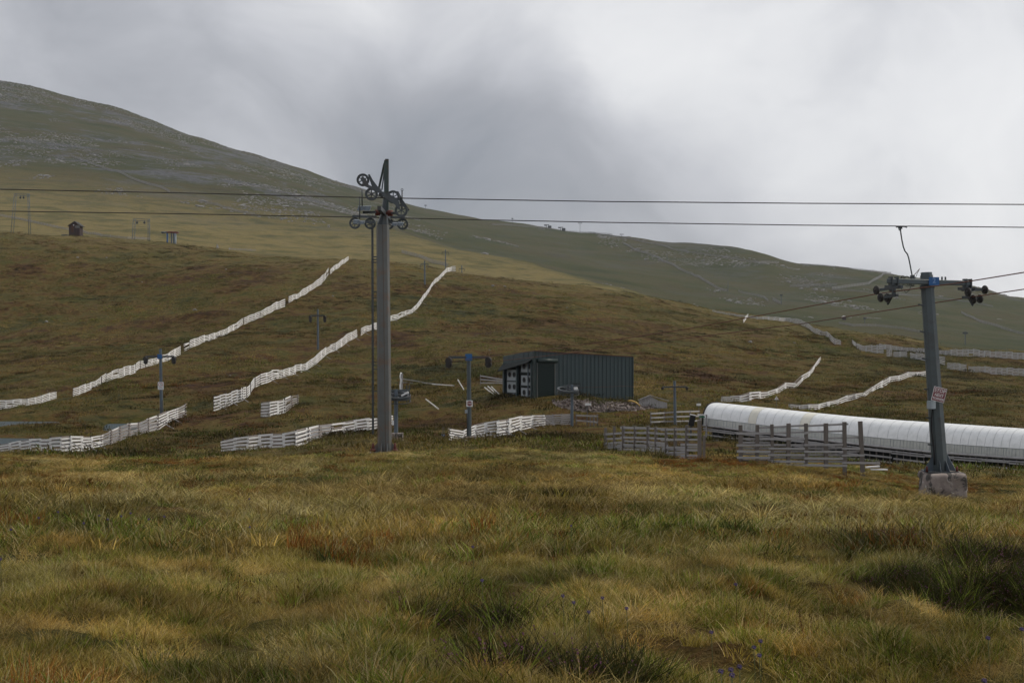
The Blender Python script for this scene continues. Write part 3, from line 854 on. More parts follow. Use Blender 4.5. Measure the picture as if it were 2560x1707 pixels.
def snow_fence(name, label, pts, group=None, bay=20.0, rows=5, mat='white_board', rear=True, brace=0, rear_single=False, over=0.10, jitter=0.025, gap=0.47, post_top=0.06, category='snow fence', bmax=300, seed=0):
    """pts: (x, y_base, y_top[, distance]) in photo pixels along the run; stands on the ground where the base is seen"""
    rnd = random.Random(seed + len(label))
    W = []
    for p in pts:
        q = ground_hit(p[0], p[1], 62, 420) if len(p) < 4 else on_ground(p[0], p[3])
        W.append((q, (CY - p[2]) / FPX * q.y - q.z))
    root = thing(name, W[0][0].copy(), label, category, group)
    # resample into bays
    seg = [0.0]
    for i in range(1, len(W)): seg.append(seg[-1] + math.hypot(pts[i][0] - pts[i - 1][0], pts[i][1] - pts[i - 1][1]))
    total = seg[-1]; nb = max(2, round(total / bay))   # bays as long as they look in the photograph
    def at(d):
        i = max(0, min(len(W) - 2, next((k for k in range(len(seg) - 1) if d <= seg[k + 1]), len(seg) - 2)))
        t = (d - seg[i]) / max(1e-6, seg[i + 1] - seg[i])
        p = W[i][0].lerp(W[i + 1][0], t); hh = W[i][1] * (1 - t) + W[i + 1][1] * t
        return Vector((p.x, p.y, ground_z(p.x, p.y))), max(0.5, hh)
    ps = [at(total * i / nb) for i in range(nb + 1)]
    half = [at(total * (i + 0.5) / nb) for i in range(nb)]
    count = 0; rcount = 0
    spare = MB()
    for i in range(nb):
        (a, ha), (b, hb) = ps[i], ps[i + 1]
        d = (b - a).to_2d()
        nrm = Vector((d.y, -d.x, 0)).normalized()          # towards the viewer's side
        if nrm.y > 0: nrm = -nrm
        jz = rnd.uniform(-jitter, jitter)
        odd = i % 2
        for side, off in ((1, 0.0), (-1, 0.5)):
            if side < 0 and not rear: continue
            for r in range(rows):
                fr = (r + 0.30 + (0.36 if odd else 0.0) + (0.5 if side < 0 and not odd else (-0.36 if side < 0 else 0.0))) / rows
                if fr > 1.03 or fr < 0.03: continue
                za = ha * fr + jz + rnd.gauss(0, jitter * 0.4); zb = hb * fr + jz + rnd.gauss(0, jitter * 0.4)
                hgt = (ha + hb) / 2 / rows * (1 - gap) * (1.0 if side > 0 else 0.55)
                q0 = 0.06 + 0.015 * odd
                pa = a + Vector((0, 0, za)) + nrm * q0 * side; pb = b + Vector((0, 0, zb)) + nrm * q0 * side
                dv = (pb - pa) * (over + rnd.uniform(-0.03, 0.05))
                if rnd.random() < 0.012: continue
                if rnd.random() < 0.02: pb = pb - Vector((0, 0, rnd.uniform(0.05, 0.25)))
                if side > 0 and count < bmax: stick('board', mat, pa - dv, pb + dv, 0.03, hgt, root); count += 1
                elif side < 0 and not rear_single and rcount < bmax: stick('rear_board', 'rear_board' if mat == 'white_board' else mat, pa - dv, pb + dv, 0.03, hgt, root); rcount += 1
                elif side > 0: spare.bar(pa - dv, pb + dv, 0.03, hgt)
    pm = 'post' if mat == 'white_board' else 'post_pale'
    for i, (a, ha) in enumerate(ps):
        if i > 290: break
        tp = ha + post_top * rnd.uniform(0.3, 1.6)
        stick('post', pm, a - Vector((0, 0, 0.3)), a + Vector((rnd.gauss(0, 0.03), rnd.gauss(0, 0.03), tp)), 0.10, 0.10, root)
    if brace:
        for i in range(0, len(ps), brace):
            a, ha = ps[i]
            j = min(i, nb - 1); d = (ps[j + 1][0] - ps[j][0]).to_2d(); nrm = Vector((d.y, -d.x, 0)).normalized()
            if nrm.y > 0: nrm = -nrm
            f = a + nrm * ha * 0.75 + Vector((0.5, 0, 0)); f.z = ground_z(f.x, f.y)
            stick('brace', 'grey_board', a + Vector((0, 0, ha * 0.62)) + nrm * 0.1, f, 0.07, 0.07, root)
    if spare.v:
        o = spare.build('boards', M[mat], root, world=True)
        o['kind'] = 'stuff'
    return root

z2 = (0, 600, 2.703); z3 = (500, 600, 2.703); z5 = (1080, 820, 3.675); z6 = (0, 980, 4.9); z3r = (1960, 620, 3.92); z2r = (1400, 520, 3.92); zw = (1480, 860, 3.675)
G = 'white snow fences'
snow_fence('snow_fence', 'white snow fence with leaning braces in front of the dark pond', conv([
    (0, 690, 640, 112), (350, 725, 570, 112), (570, 745, 555, 112), (740, 750, 545, 112), (890, 725, 530, 113), (1040, 725, 545, 115), (1200, 715, 540, 117), (1330, 680, 490, 120),
    (1430, 630, 430, 123), (1560, 565, 385, 127), (1650, 520, 385, 130), (1740, 515, 360, 133), (1850, 480, 305, 137), (1950, 425, 265, 141), (2120, 370, 225, 146), (2270, 285, 140, 152)], *z6), G, bay=26, rows=5, brace=1, seed=1)
snow_fence('snow_fence', 'white snow fence running left from behind the tall lift tower', conv([
    (155, 1425, 1350), (290, 1425, 1325), (430, 1405, 1308), (560, 1400, 1305), (690, 1392, 1278), (800, 1350, 1258), (930, 1315, 1235), (1050, 1295, 1212), (1195, 1280, 1195), (1292, 1250, 1185)], *z3), G, bay=30, rows=4, seed=2)
snow_fence('snow_fence', 'short white snow fence cut by the left edge above the ponds', conv([
    (-60, 1160, 1085, 168), (0, 1160, 1080, 168), (80, 1170, 1078, 169), (210, 1155, 1070, 171), (300, 1125, 1040, 174), (375, 1095, 1022, 178)], *z2), G, bay=18, rows=5, seed=3)
snow_fence('snow_fence', 'white snow fence passing behind the pole with the round sign', conv([
    (495, 1055, 998), (570, 1030, 972), (650, 995, 950), (745, 945, 885), (820, 928, 860), (910, 900, 840), (960, 865, 812), (1075, 830, 785), (1215, 775, 712)], *z2), G, bay=15, rows=5, rear_single=True, seed=4)
snow_fence('snow_fence', 'white snow fence upslope of the round sign pole, beyond the first gap', conv([
    (1250, 752, 695), (1300, 725, 668), (1380, 690, 640), (1500, 650, 610), (1635, 575, 530)], *z2), G, bay=13, rows=5, rear_single=True, seed=5)
snow_fence('snow_fence', 'short white snow fence length, third link up the left hillside line', conv([(297, 570, 520), (400, 530, 483)], *z3), G, bay=11, rows=4, rear_single=True, seed=6)
snow_fence('snow_fence', 'short white snow fence length, fourth link up the left hillside line', conv([(410, 525, 475), (480, 490, 438), (570, 455, 398)], *z3), G, bay=11, rows=4, rear_single=True, seed=7)
snow_fence('snow_fence', 'winding white snow fence, last link but one below the crest on the left', conv([
    (600, 425, 375), (660, 395, 365), (700, 375, 325), (750, 340, 300), (820, 300, 245), (870, 235, 190)], *z3), G, bay=10, rows=4, rear_single=True, seed=8)
snow_fence('snow_fence', 'white snow fence topping the left hillside line at the crest', conv([(880, 230, 195), (940, 185, 150), (1000, 140, 112)], *z3), G, bay=9, rows=4, rear_single=True, seed=9)
snow_fence('snow_fence', 'long wavy white snow fence climbing from bottom left to the tall tower', conv([
    (95, 1155, 1050), (170, 1130, 1035), (290, 1085, 995), (360, 1005, 940), (400, 985, 905), (500, 945, 872), (560, 930, 875), (640, 905, 845), (720, 880, 825), (800, 825, 760),
    (850, 775, 715), (920, 745, 690), (980, 700, 640), (1055, 655, 600)], *z3), G, bay=15, rows=5, rear_single=True, brace=2, seed=10)
snow_fence('snow_fence', 'steep white snow fence rising right of the tall tower to the crest', conv([
    (1088, 645, 590), (1150, 610, 575), (1195, 605, 550), (1285, 550, 510), (1340, 535, 495), (1420, 500, 470), (1480, 450, 410), (1540, 360, 330), (1570, 310, 280), (1640, 245, 215), (1690, 200, 178), (1725, 195, 175)], *z3),
    G, bay=9.5, rows=4, rear_single=True, brace=3, seed=11)
snow_fence('snow_fence', 'small detached white snow fence alone on the brown slope', conv([
    (420, 1195, 1095), (480, 1195, 1090), (530, 1178, 1085), (580, 1165, 1070), (660, 1110, 1045)], *z3), G, bay=20, rows=5, seed=12)
snow_fence('snow_fence', 'white snow fence behind the pole with the square stop sign', conv([
    (170, 1030, 920), (320, 1020, 905), (450, 995, 875), (550, 1000, 855), (680, 985, 835), (800, 945, 808), (900, 915, 797), (1022, 898, 797)], *z5), G, bay=28, rows=5, brace=1, seed=13)
snow_fence('snow_fence', 'bare grey snow fence continuing the white one towards the wheel post', conv([(1026, 890, 797), (1270, 885, 785)], *z5), 'grey fences', bay=24, rows=5, mat='grey_board', brace=0, seed=14)
snow_fence('snow_fence', 'white snow fence curving up the slope above the white tunnel', conv([
    (1195, 528, 480), (1360, 530, 470), (1460, 520, 437), (1660, 470, 425), (1740, 445, 390), (1900, 380, 320), (1985, 310, 265), (2040, 220, 180), (2090, 165, 120)], *zw), G, bay=24, rows=3, seed=15, gap=0.5)
snow_fence('snow_fence', 'wavy white snow fence ending behind the leaning tower', conv([(1820, 592, 578), (1900, 602, 560), (2000, 605, 550), (2160, 580, 535)], *zw) + conv([
    (560, 1510, 1450), (690, 1495, 1435), (820, 1430, 1395), (930, 1380, 1310), (1040, 1315, 1255), (1190, 1280, 1225), (1400, 1255, 1200)], *z3r), G, bay=24, rows=3, seed=16, gap=0.5)
GF = 'grey snow fences on the right hill shoulder'
kw = dict(mat='far_board', rear=False, gap=0.42, bay=14)
snow_fence('snow_fence', 'grey snow fence zigzagging down the right shoulder of the hill', conv([(1500, 1015, 1000), (1940, 1090, 1065), (2150, 1110, 1070)], *z2r) + conv([
    (0, 715, 680), (150, 745, 690), (250, 800, 755), (310, 830, 780), (400, 862, 808), (480, 945, 880), (550, 950, 905)], *z3r), GF, rows=4, seed=21, **kw)
snow_fence('snow_fence', 'grey snow fence starting right of the hill gap, left of the leaning tower', conv([(668, 935, 900), (740, 1000, 945), (810, 1015, 958), (890, 1025, 945), (970, 1035, 950)], *z3r), GF, rows=5, seed=22, **kw)
snow_fence('snow_fence', 'long pale snow fence along the hill crest at the right edge', conv([
    (940, 985, 935), (1070, 1000, 955), (1200, 1010, 975), (1370, 1028, 985), (1510, 1038, 1000), (1700, 1060, 990), (1860, 1065, 990), (2000, 1070, 1010), (2150, 1080, 1010), (2400, 1095, 1032)], *z3r), GF, rows=5, seed=23, **kw)
snow_fence('snow_fence', 'tiny grey snow fence panel below the crest fence', conv([(1010, 1060, 990), (1060, 1065, 1000)], *z3r), GF, rows=5, seed=24, **kw)
snow_fence('snow_fence', 'dull grey snow fence panel beside the tiny one below the crest', conv([(1080, 1065, 1010), (1200, 1070, 1015)], *z3r), GF, rows=5, seed=25, **kw)
snow_fence('snow_fence', 'grey snow fence crossing directly behind the leaning tower mast', conv([(1245, 1080, 1020), (1370, 1105, 1035), (1510, 1130, 1058), (1575, 1150, 1065)], *z3r), GF, rows=5, seed=26, **kw)
snow_fence('snow_fence', 'short grey snow fence just right of the leaning tower', conv([(1608, 1180, 1120), (1700, 1195, 1125), (1785, 1210, 1135)], *z3r), GF, rows=5, seed=27, **kw)
snow_fence('snow_fence', 'lowest grey snow fence running off the right edge', conv([(1815, 1215, 1155), (2000, 1230, 1165), (2150, 1245, 1170), (2400, 1258, 1182)], *z3r), GF, rows=5, seed=28, **kw)
snow_fence('snow_fence', 'tiny steep white fence high on the right of the near hill', conv([(1797, 1125, 1088), (1815, 1100, 1062), (1838, 1072, 1040)], *z2r), G, bay=8, rows=3, rear=False, seed=29)

def far_fence(label, pts, h=1.6, step=6.0, mat='distant_board', group='distant fences', rows=3, ymin=440):
    """weathered fence on the far hills: its boards are too small to pick apart"""
    h *= 0.72
    W = [ground_hit(x, y, ymin) for x, y in pts]
    root = thing('distant_fence', W[0].copy(), label, 'fence', group)
    posts, boards = MB(), MB()
    for i in range(len(W) - 1):
        a, b = W[i], W[i + 1]
        if (b - a).length > 900: continue
        n = max(1, int((b - a).to_2d().length / step))
        for k in range(n):
            p = a.lerp(b, k / n); q = a.lerp(b, (k + 1) / n)
            p.z = ground_z(p.x, p.y); q.z = ground_z(q.x, q.y)
            posts.bar(p - Vector((0, 0, 0.3)), p + Vector((0, 0, h + 0.2)), 0.16, 0.16)
            for r in range(rows):
                zz = Vector((0, 0, h * (r + 0.6) / rows))
                boards.bar(p + zz, q + zz, 0.12, h / rows * 0.42)
    o = posts.build('posts', M['distant_board'], root, world=True); o['kind'] = 'stuff'
    o = boards.build('boards', M[mat], root, world=True); o['kind'] = 'stuff'
    return root
def zc(pts, ox, oy, k): return [(ox + x / k, oy + y / k) for x, y in pts]
far_fence('long grey fence winding down the far hazy hill', zc([(620, 350), (700, 395), (780, 435), (920, 475), (1050, 540), (1160, 600), (1290, 650), (1400, 710), (1500, 770), (1640, 820)], *z2r), 3.0)
far_fence('dark low fence left of the far pole below the hazy hill', zc([(1750, 822), (1860, 850), (2000, 882), (2040, 915)], *z2r), 2.2)
far_fence('pale fence stub beside the far pole in the valley', zc([(2085, 905), (2165, 945)], *z2r), 3.2)
far_fence('thin fence along the upper brow of the far hill', zc([(280, 248), (600, 290), (780, 330), (950, 362), (1100, 408), (1300, 442), (1700, 500), (1950, 535)], *z2r), 2.4)
far_fence('pale short fence high on the far hill under the rocky brow', zc([(1950, 545), (2145, 545)], *z2r), 3.2)
far_fence('curved pale fence bending uphill left of the tower arm', zc([(470, 408), (640, 385), (830, 358), (900, 315), (960, 280), (1050, 258)], *z3r), 3.4)
far_fence('straight pale fence in two lengths across the far hill', zc([(60, 382), (345, 372), (352, 380), (520, 370)], *z3r), 3.0)
far_fence('row of posts and rails along the far skyline left of the leaning tower', zc([(170, 168), (330, 175), (500, 190), (700, 215), (850, 232), (1000, 246)], *z3r), 2.6, 5.0)
far_fence('thin fence slanting down the far hill right of the leaning tower', zc([(1740, 640), (1800, 672), (1960, 740), (2160, 800), (2352, 850)], *z3r), 2.6)
far_fence('faint fence crossing the far hill behind the leaning tower', zc([(470, 412), (900, 450), (1340, 470), (1700, 520), (2050, 580)], *z3r), 2.0)
far_fence('thin low fence below the far hill, right of the red hut speck', zc([(540, 745), (680, 770), (900, 770), (1100, 790), (1350, 830)], *z3r), 2.0)
far_fence('far fence posts on the crest between the small pylons', [(1230, 563), (1330, 568), (1450, 580), (1530, 572)], 2.6, 5.0)
zl = (0, 150, 3.136)
far_fence('old fence running behind the maroon hut and gantries', zc([(0, 1225), (70, 1238), (250, 1275), (450, 1318), (540, 1335), (640, 1345), (800, 1385), (1000, 1405), (1180, 1410)], *zl), 1.5, 3.5, ymin=440)
far_fence('pale broken fence on the crest right of the blue wheel station', zc([(1700, 1480), (1800, 1487), (2007, 1498)], *zl), 1.1, 3.0, ymin=300)
far_fence('long thin fence slanting down the big left mountain', zc([(560, 760), (700, 810), (860, 870), (1000, 920), (1150, 975), (1330, 1040)], *zl), 2.6)
far_fence('faint fence low on the mountain left of the tall tower', zc([(1560, 1115), (1700, 1140), (1850, 1190), (2000, 1215)], *zl), 2.4)
far_fence('faint fence on the straw slope right of the tall tower', [(1005, 633), (1050, 645), (1090, 660), (1120, 668)], 2.4)

# ---- grey timber fences in front of the tunnel, plank by plank
def timber_fence(label, posts, boards, Yf, ox, oy, k, parent_x):
    """posts: (x, y_top, width_px, lean); boards: (x0, y0, x1, y1, front) as read off; Yf(x) gives the distance"""
    X0, Y0 = ox + posts[0][0] / k, Yf(posts[0][0])
    root = thing('timber_fence', on_ground(X0, Y0), label, 'fence', 'grey timber fences by the tunnel')
    rnd = random.Random(len(label))
    for (x, yt, wpx, lean) in posts:
        Y = Yf(x); top = P(ox + x / k, oy + yt / k, Y); bot = on_ground(ox + (x + lean) / k, Y, -0.3)
        w = wpx / k / FPX * Y
        stick('post', 'post_pale', bot, top, w, w, root)
    for (x0, y0, x1, y1, fr) in boards:
        off = -0.075 if fr else 0.085
        a = P(ox + x0 / k, oy + y0 / k, Yf(x0)); b = P(ox + x1 / k, oy + y1 / k, Yf(x1))
        a.y += off; b.y += off
        h = 30 / 5.6 / FPX * Yf((x0 + x1) / 2) * rnd.uniform(0.92, 1.1)
        stick('board', 'grey_board', a, b, 0.035, h if fr else h * 0.85, root)
    return root
zb = (1820, 1040, 5.6)
pR = [(175, 125, 50, 2), (410, 125, 46, -3), (615, 115, 42, 5), (848, 102, 52, -4), (1092, 102, 46, 0), (1370, 100, 54, 2), (1630, 80, 50, 4), (1850, 72, 54, 45)]
bR = [(115, 240, 590, 238, 1), (118, 405, 592, 402, 1), (120, 490, 590, 494, 1), (120, 577, 590, 578, 1), (120, 654, 600, 662, 1),
      (440, 318, 1068, 315, 1), (562, 450, 1068, 455, 1), (560, 540, 1070, 543, 1), (555, 628, 1070, 636, 1), (600, 680, 1100, 684, 1),
      (1060, 402, 1602, 398, 1), (1060, 494, 1604, 497, 1), (1060, 588, 1605, 592, 1), (1060, 240, 1145, 222, 1), (1585, 452, 1845, 455, 1), (1590, 548, 1905, 545, 1), (1590, 645, 2122, 655, 1), (1100, 684, 1660, 690, 1),
      (440, 166, 1075, 133, 0), (1110, 140, 1690, 112, 0), (640, 240, 1070, 225, 0), (1110, 225, 1610, 210, 0), (200, 318, 620, 322, 0), (1400, 310, 1840, 300, 0),
      (200, 370, 640, 372, 0), (640, 405, 1100, 408, 0), (200, 450, 600, 452, 0), (640, 498, 1080, 496, 0), (1110, 452, 1620, 448, 0), (200, 535, 600, 534, 0), (640, 584, 1080, 585, 0), (1110, 543, 1620, 545, 0), (200, 615, 600, 616, 0), (1110, 635, 1600, 640, 0), (1650, 500, 1870, 495, 0)]
timber_fence('tall grey timber fence of spaced planks left of the leaning tower', pR, bR, lambda x: 55.0, *zb, 0)
pL = [(125, 768, 26, 0), (205, 757, 24, 2), (290, 750, 30, 0), (397, 752, 26, -3), (515, 752, 28, 0), (588, 760, 28, 2), (682, 770, 26, 0), (765, 765, 28, 0), (872, 745, 30, 0), (987, 700, 34, 2)]
bL = []
for (x0, x1, ys, sl) in [(108, 270, [822, 908, 948, 990], -6), (262, 495, [769, 858, 927, 968, 1012], 3), (478, 672, [818, 905, 955, 1003, 1050], 8), (632, 858, [783, 876, 948, 996, 1042], -2), (815, 972, [828, 922, 972, 1022, 1070], 1)]:
    for y in ys: bL.append((x0, y - sl, x1, y + sl, 1))
for (x0, x1, ys, sl) in [(125, 300, [868, 930, 970], -4), (300, 500, [815, 895, 945, 992], 4), (515, 700, [778, 868, 932, 982], 5), (690, 880, [825, 880, 970, 1018], 3), (870, 985, [780, 878, 948, 1046], 0)]:
    for y in ys: bL.append((x0, y - sl, x1, y + sl, 0))
timber_fence('lower grey timber fence left of the gap before the tunnel', pL, [(a, b, c, d, e) for a, b, c, d, e in bL], lambda x: 80 - 14 * (x - 125) / 860.0, 1480, 860, 3.675, 0)
# loose planks lying beside the right-hand timber fence
for (x0, y0, x1, y1, lab) in [(1930, 716, 2120, 700, 'loose pale plank propped on another at the fence end'), (1995, 742, 2230, 748, 'loose pale plank lying in grass at the fence end')]:
    a = P(1820 + x0 / 5.6, 1040 + y0 / 5.6, 54.0); b = P(1820 + x1 / 5.6, 1040 + y1 / 5.6, 54.0)
    gz = ground_z((a.x + b.x) / 2, 54.0) + 0.2
    r = thing('loose_plank', a.copy(), lab, 'plank', 'loose planks')
    stick('plank', 'white_board', a, b, 0.16, 0.05, r)
a = on_ground(1480 + 1030 / 3.675, 68, -0.2); r = thing('timber_post', a, 'single slim timber post in the gap between the two timber fences', 'post')
stick('shaft', 'post_pale', a, P(1480 + 1030 / 3.675, 860 + 838 / 3.675, 68), 0.12, 0.12, r)

def rail_fence(label, pts, rails=3, bay=2.4, mat='grey_board', h=1.2, group='post and rail fences'):
    """pts: (x, y_base, y_top)"""
    W = [(ground_hit(p[0], p[1], 62), p) if len(p) < 4 else (on_ground(p[0], p[3]), p) for p in pts]
    root = thing('rail_fence', W[0][0].copy(), label, 'fence', group)
    for i in range(len(W) - 1):
        (a, pa), (b, pb) = W[i], W[i + 1]
        ha = (CY - pa[2]) / FPX * a.y - a.z; hb = (CY - pb[2]) / FPX * b.y - b.z
        n = max(1, round((b - a).to_2d().length / bay))
        for k in range(n + 1):
            if k == n and i < len(W) - 2: continue
            q = a.lerp(b, k / n); hq = ha + (hb - ha) * k / n
            q.z = ground_z(q.x, q.y)
            stick('post', 'post_pale', q - Vector((0, 0, 0.2)), q + Vector((0, 0, hq + 0.05)), 0.11, 0.11, root)
        for r in range(rails):
            f = (r + 0.75) / rails
            stick('rail', mat, a + Vector((0, -0.08, ha * f)), b + Vector((0, -0.08, hb * f)), 0.05, 0.13, root)
    return root
rail_fence('low rail fence right of the first wheel post', conv([(1325, 882, 790), (1425, 895, 792), (1520, 905, 795)], *z5), 2, 3.0)
rail_fence('three rail fence left of the tunnel mouth', conv([(540, 745, 628), (665, 740, 622), (760, 740, 612), (900, 738, 608), (985, 735, 606)], *zw), 3, 3.5)
rail_fence('rail fence on the slope left of the green shed', conv([(445, 500, 430, 165), (590, 520, 458, 162), (655, 530, 468, 160)], *z5), 3, 3.0)
rail_fence('rail fence stepping down behind the grey lean-to roof', conv([(1878, 670, 600, 163), (2005, 690, 622, 163), (2135, 700, 640, 163), (2215, 720, 662, 163)], *z5), 2, 3.0)
rail_fence('short rail fence end right of the grey lean-to', conv([(2225, 725, 682, 160), (2320, 730, 690, 160)], *z5), 2, 3.0)
# ------------------------------------------------------------------ lift machinery
AX_Y = Vector((0, 1, 0))
def spoked_wheel(mb_rim, mb_hub, c, axis, r, w=0.09, spokes=6):
    c = Vector(c); ax = Vector(axis).normalized()
    mb_rim.ring(c, ax, r, r * 0.90, w * 1.25, 28)
    mb_hub.ring(c, ax, r * 0.90, r * 0.66, w * 0.8, 24)
    mb_hub.disc(c, ax, r * 0.20, w * 1.6, 12)
    a = ax.orthogonal().normalized(); b = ax.cross(a)
    for k in range(spokes):
        th = 2 * math.pi * k / spokes + 0.3
        e = a * math.cos(th) + b * math.sin(th)
        mb_hub.bar(c + e * r * 0.15, c + e * r * 0.70, w * 0.5, r * 0.14, up=ax.cross(e))
def add_sheave(parent, c, axis, r, w=0.09, name='sheave_wheel'):
    """a grooved lift wheel: black tyre with a spoked disc as its sub-part"""
    rim, hub = MB(), MB()
    spoked_wheel(rim, hub, Vector(c) - parent.location, axis, r, w)
    o = rim.build(name, M['steel_dark'], parent)
    hub.build('spoked_disc', M['galv_dark'], o)
    return o
def octa(mb, a, b, ra, rb, n=8, rot=0.0):
    return mb.tube([a, b], ra, n, rb, True, False, rot)
def text_mesh(body, size, mat, extrude=0.002, bold=0.0):
    cu = bpy.data.curves.new('lettering', 'FONT')
    cu.body = body; cu.size = size; cu.align_x = 'CENTER'; cu.align_y = 'CENTER'; cu.extrude = extrude; cu.offset = bold; cu.resolution_u = 3
    o = bpy.data.objects.new('lettering', cu)
    COL.objects.link(o)
    me = bpy.data.meshes.new_from_object(o.evaluated_get(bpy.context.evaluated_depsgraph_get()))
    bpy.data.objects.remove(o)
    me.name = 'lettering'; me.materials.clear(); me.materials.append(mat)
    return me
def lettering(body, size, mat, parent, loc, roll=0.0, bold=0.004):
    o = put('lettering', text_mesh(body, size, mat, 0.002, bold), parent)
    o.location = loc; o.rotation_euler = (R(90), roll, 0)
    return o
def rope(name, pts, r, mat, label, group='lift ropes', sag=None):
    W = [Vector(p) for p in pts]
    root = W[0]
    mb = MB(); mb.tube([p - root for p in W], r, 6)
    o = mb.build(name, M[mat]); o.location = root
    return tag(o, label, 'rope', group)
def span(a, b, sag, n=14):
    a = Vector(a); b = Vector(b)
    return [a.lerp(b, i / n) - Vector((0, 0, 4 * sag * (i / n) * (1 - i / n))) for i in range(n + 1)]

# ---- tall chairlift tower
YT = 60.0
def q4(x, y, dY=0.0): return P(820 + x / 5.225, 380 + y / 5.225, YT + dY) if not dY else P(820 + x / 5.225, 380 + y / 5.225, YT).__add__(Vector((0, dY, 0)))
base_pt = on_ground(962, YT)
tw = thing('chairlift_tower', base_pt, 'tall galvanised chairlift tower with spoked wheels on its head and a side ladder', 'lift tower')
def tb(mb, name, mat, parent=None):
    o = mb.build(name, M[mat], parent or tw, world=True)
    return o
foot = P(962, 1131, YT); neck = q4(716, 955)
m = MB(); octa(m, Vector((foot.x, YT, foot.z - 0.1)), neck, 0.30, 0.272, 8, 0.0); tb(m, 'mast', 'galv')
m = MB(); m.bar(Vector((foot.x + 0.06, YT - 0.30, foot.z)), q4(722, 960, -0.28), 0.012, 0.012); tb(m, 'weld_seam', 'rust')
m = MB(); octa(m, neck, q4(735, 825), 0.26, 0.15, 8); tb(m, 'neck', 'steel_dark')
m = MB(); octa(m, q4(735, 830), q4(760, 600), 0.14, 0.13, 8); tb(m, 'upper_mast', 'steel_dark')
m = MB(); m.box(P(962, 1140, YT), (1.35, 1.35, 0.34)); o = tb(m, 'plinth', 'concrete'); bevel(o, 0.04)
m = MB(); m.box(P(962, 1131, YT) + Vector((0, 0, 0.03)), (1.05, 1.05, 0.05)); tb(m, 'base_plate', 'galv_dark')
for sx in (-1, 1):
    m = MB(); f = P(962, 1131, YT)
    m.prism([f + Vector((sx * 0.27, -0.02, 0.04)), f + Vector((sx * 0.52, -0.02, 0.04)), f + Vector((sx * 0.50, -0.02, 0.18)), f + Vector((sx * 0.27, -0.02, 0.46))], (0, 0.03, 0)); tb(m, 'gusset', 'galv')
for sx in (-0.13, 0.12):
    m = MB(); f = P(962, 1131, YT)
    m.prism([f + Vector((sx, -0.27, 0.04)), f + Vector((sx, -0.50, 0.04)), f + Vector((sx, -0.27, 0.42))], (0.03, 0, 0)); tb(m, 'gusset', 'galv')
for sx in (-1, 1):
    m = MB(); f = P(962, 1131, YT) + Vector((sx * 0.46, -0.36, 0.03))
    m.tube([f, f + Vector((0, 0, 0.28)), f + Vector((0, 0, 0.40))], 0.085, 8, 0.03); m.disc(f + Vector((0, 0, 0.1)), (0, 0, 1), 0.11, 0.12, 8); tb(m, 'anchor_bolt', 'red')
# lifting frame on top
m = MB(); m.bar(q4(764, 790), q4(764, 112), 0.19, 0.22, (0, 1, 0)); tb(m, 'lifting_post', 'paint_green')
m = MB(); m.box(q4(771, 110), (0.14, 0.3, 0.08)); tb(m, 'cap', 'paint_green')
m = MB()
m.bar(q4(732, 135, 0.25), q4(642, 432, 0.9), 0.08, 0.10, (0, 1, 0)); tb(m, 'lifting_brace', 'paint_green')
m = MB(); m.bar(q4(728, 240, 0.3), q4(690, 480, 0.5), 0.05, 0.06, (0, 1, 0)); m.bar(q4(642, 432, 0.9), q4(700, 520, 0.3), 0.05, 0.08, (0, 1, 0)); tb(m, 'lifting_brace', 'galv_dark')
# cross arm runs towards and away from the viewer
m = MB(); m.bar(q4(735, 800, -2.3), q4(735, 810, 2.6), 0.15, 0.17); tb(m, 'cross_arm', 'steel_dark')
for (x, y) in ((660, 802), (822, 810)):
    m = MB(); m.disc(q4(x, y, -0.35), (1, 0, 0), 0.125, 0.22, 14); m.box(q4(x + (30 if x < 700 else -30), y, -0.35), (0.16, 0.2, 0.12)); tb(m, 'red_flange', 'red')
m = MB(); m.bar(q4(470, 805, -0.5), q4(640, 800, -0.5), 0.09, 0.09); tb(m, 'walkway_beam', 'steel_dark')
m = MB(); m.bar(q4(840, 812, -0.5), q4(920, 815, -0.5), 0.09, 0.09); tb(m, 'walkway_beam', 'steel_dark')
# front wheel trains (two wheels each), tipped
yf = -2.1
def plate(pts, dY, th, mat, name):
    m = MB(); m.prism([q4(x, y, dY) for x, y in pts], (0, th, 0)); return tb(m, name, mat)
plate([(735, 590), (790, 590), (800, 640), (760, 660), (720, 640)], yf - 0.05, 0.16, 'steel_dark', 'train_pivot')
plate([(758, 585), (770, 620), (560, 530), (500, 440), (515, 400), (560, 425), (600, 505)], yf - 0.16, 0.05, 'galv_dark', 'rocker_plate')
plate([(580, 365), (605, 362), (640, 430), (750, 575), (715, 600), (640, 540)], yf + 0.18, 0.05, 'galv_dark', 'rocker_plate')
plate([(765, 640), (785, 600), (950, 680), (985, 720), (1000, 830), (960, 800), (930, 755)], yf - 0.16, 0.05, 'galv_dark', 'rocker_plate')
plate([(940, 580), (965, 575), (1020, 680), (1108, 815), (1085, 828), (985, 720)], yf + 0.18, 0.05, 'galv_dark', 'rocker_plate')
for (x, y, r) in ((525, 441, 80), (632, 620, 80), (905, 655, 82), (1008, 825, 82)):
    add_sheave(tw, q4(x, y, yf), AX_Y, r / 5.225 / FPX * YT, 0.10)
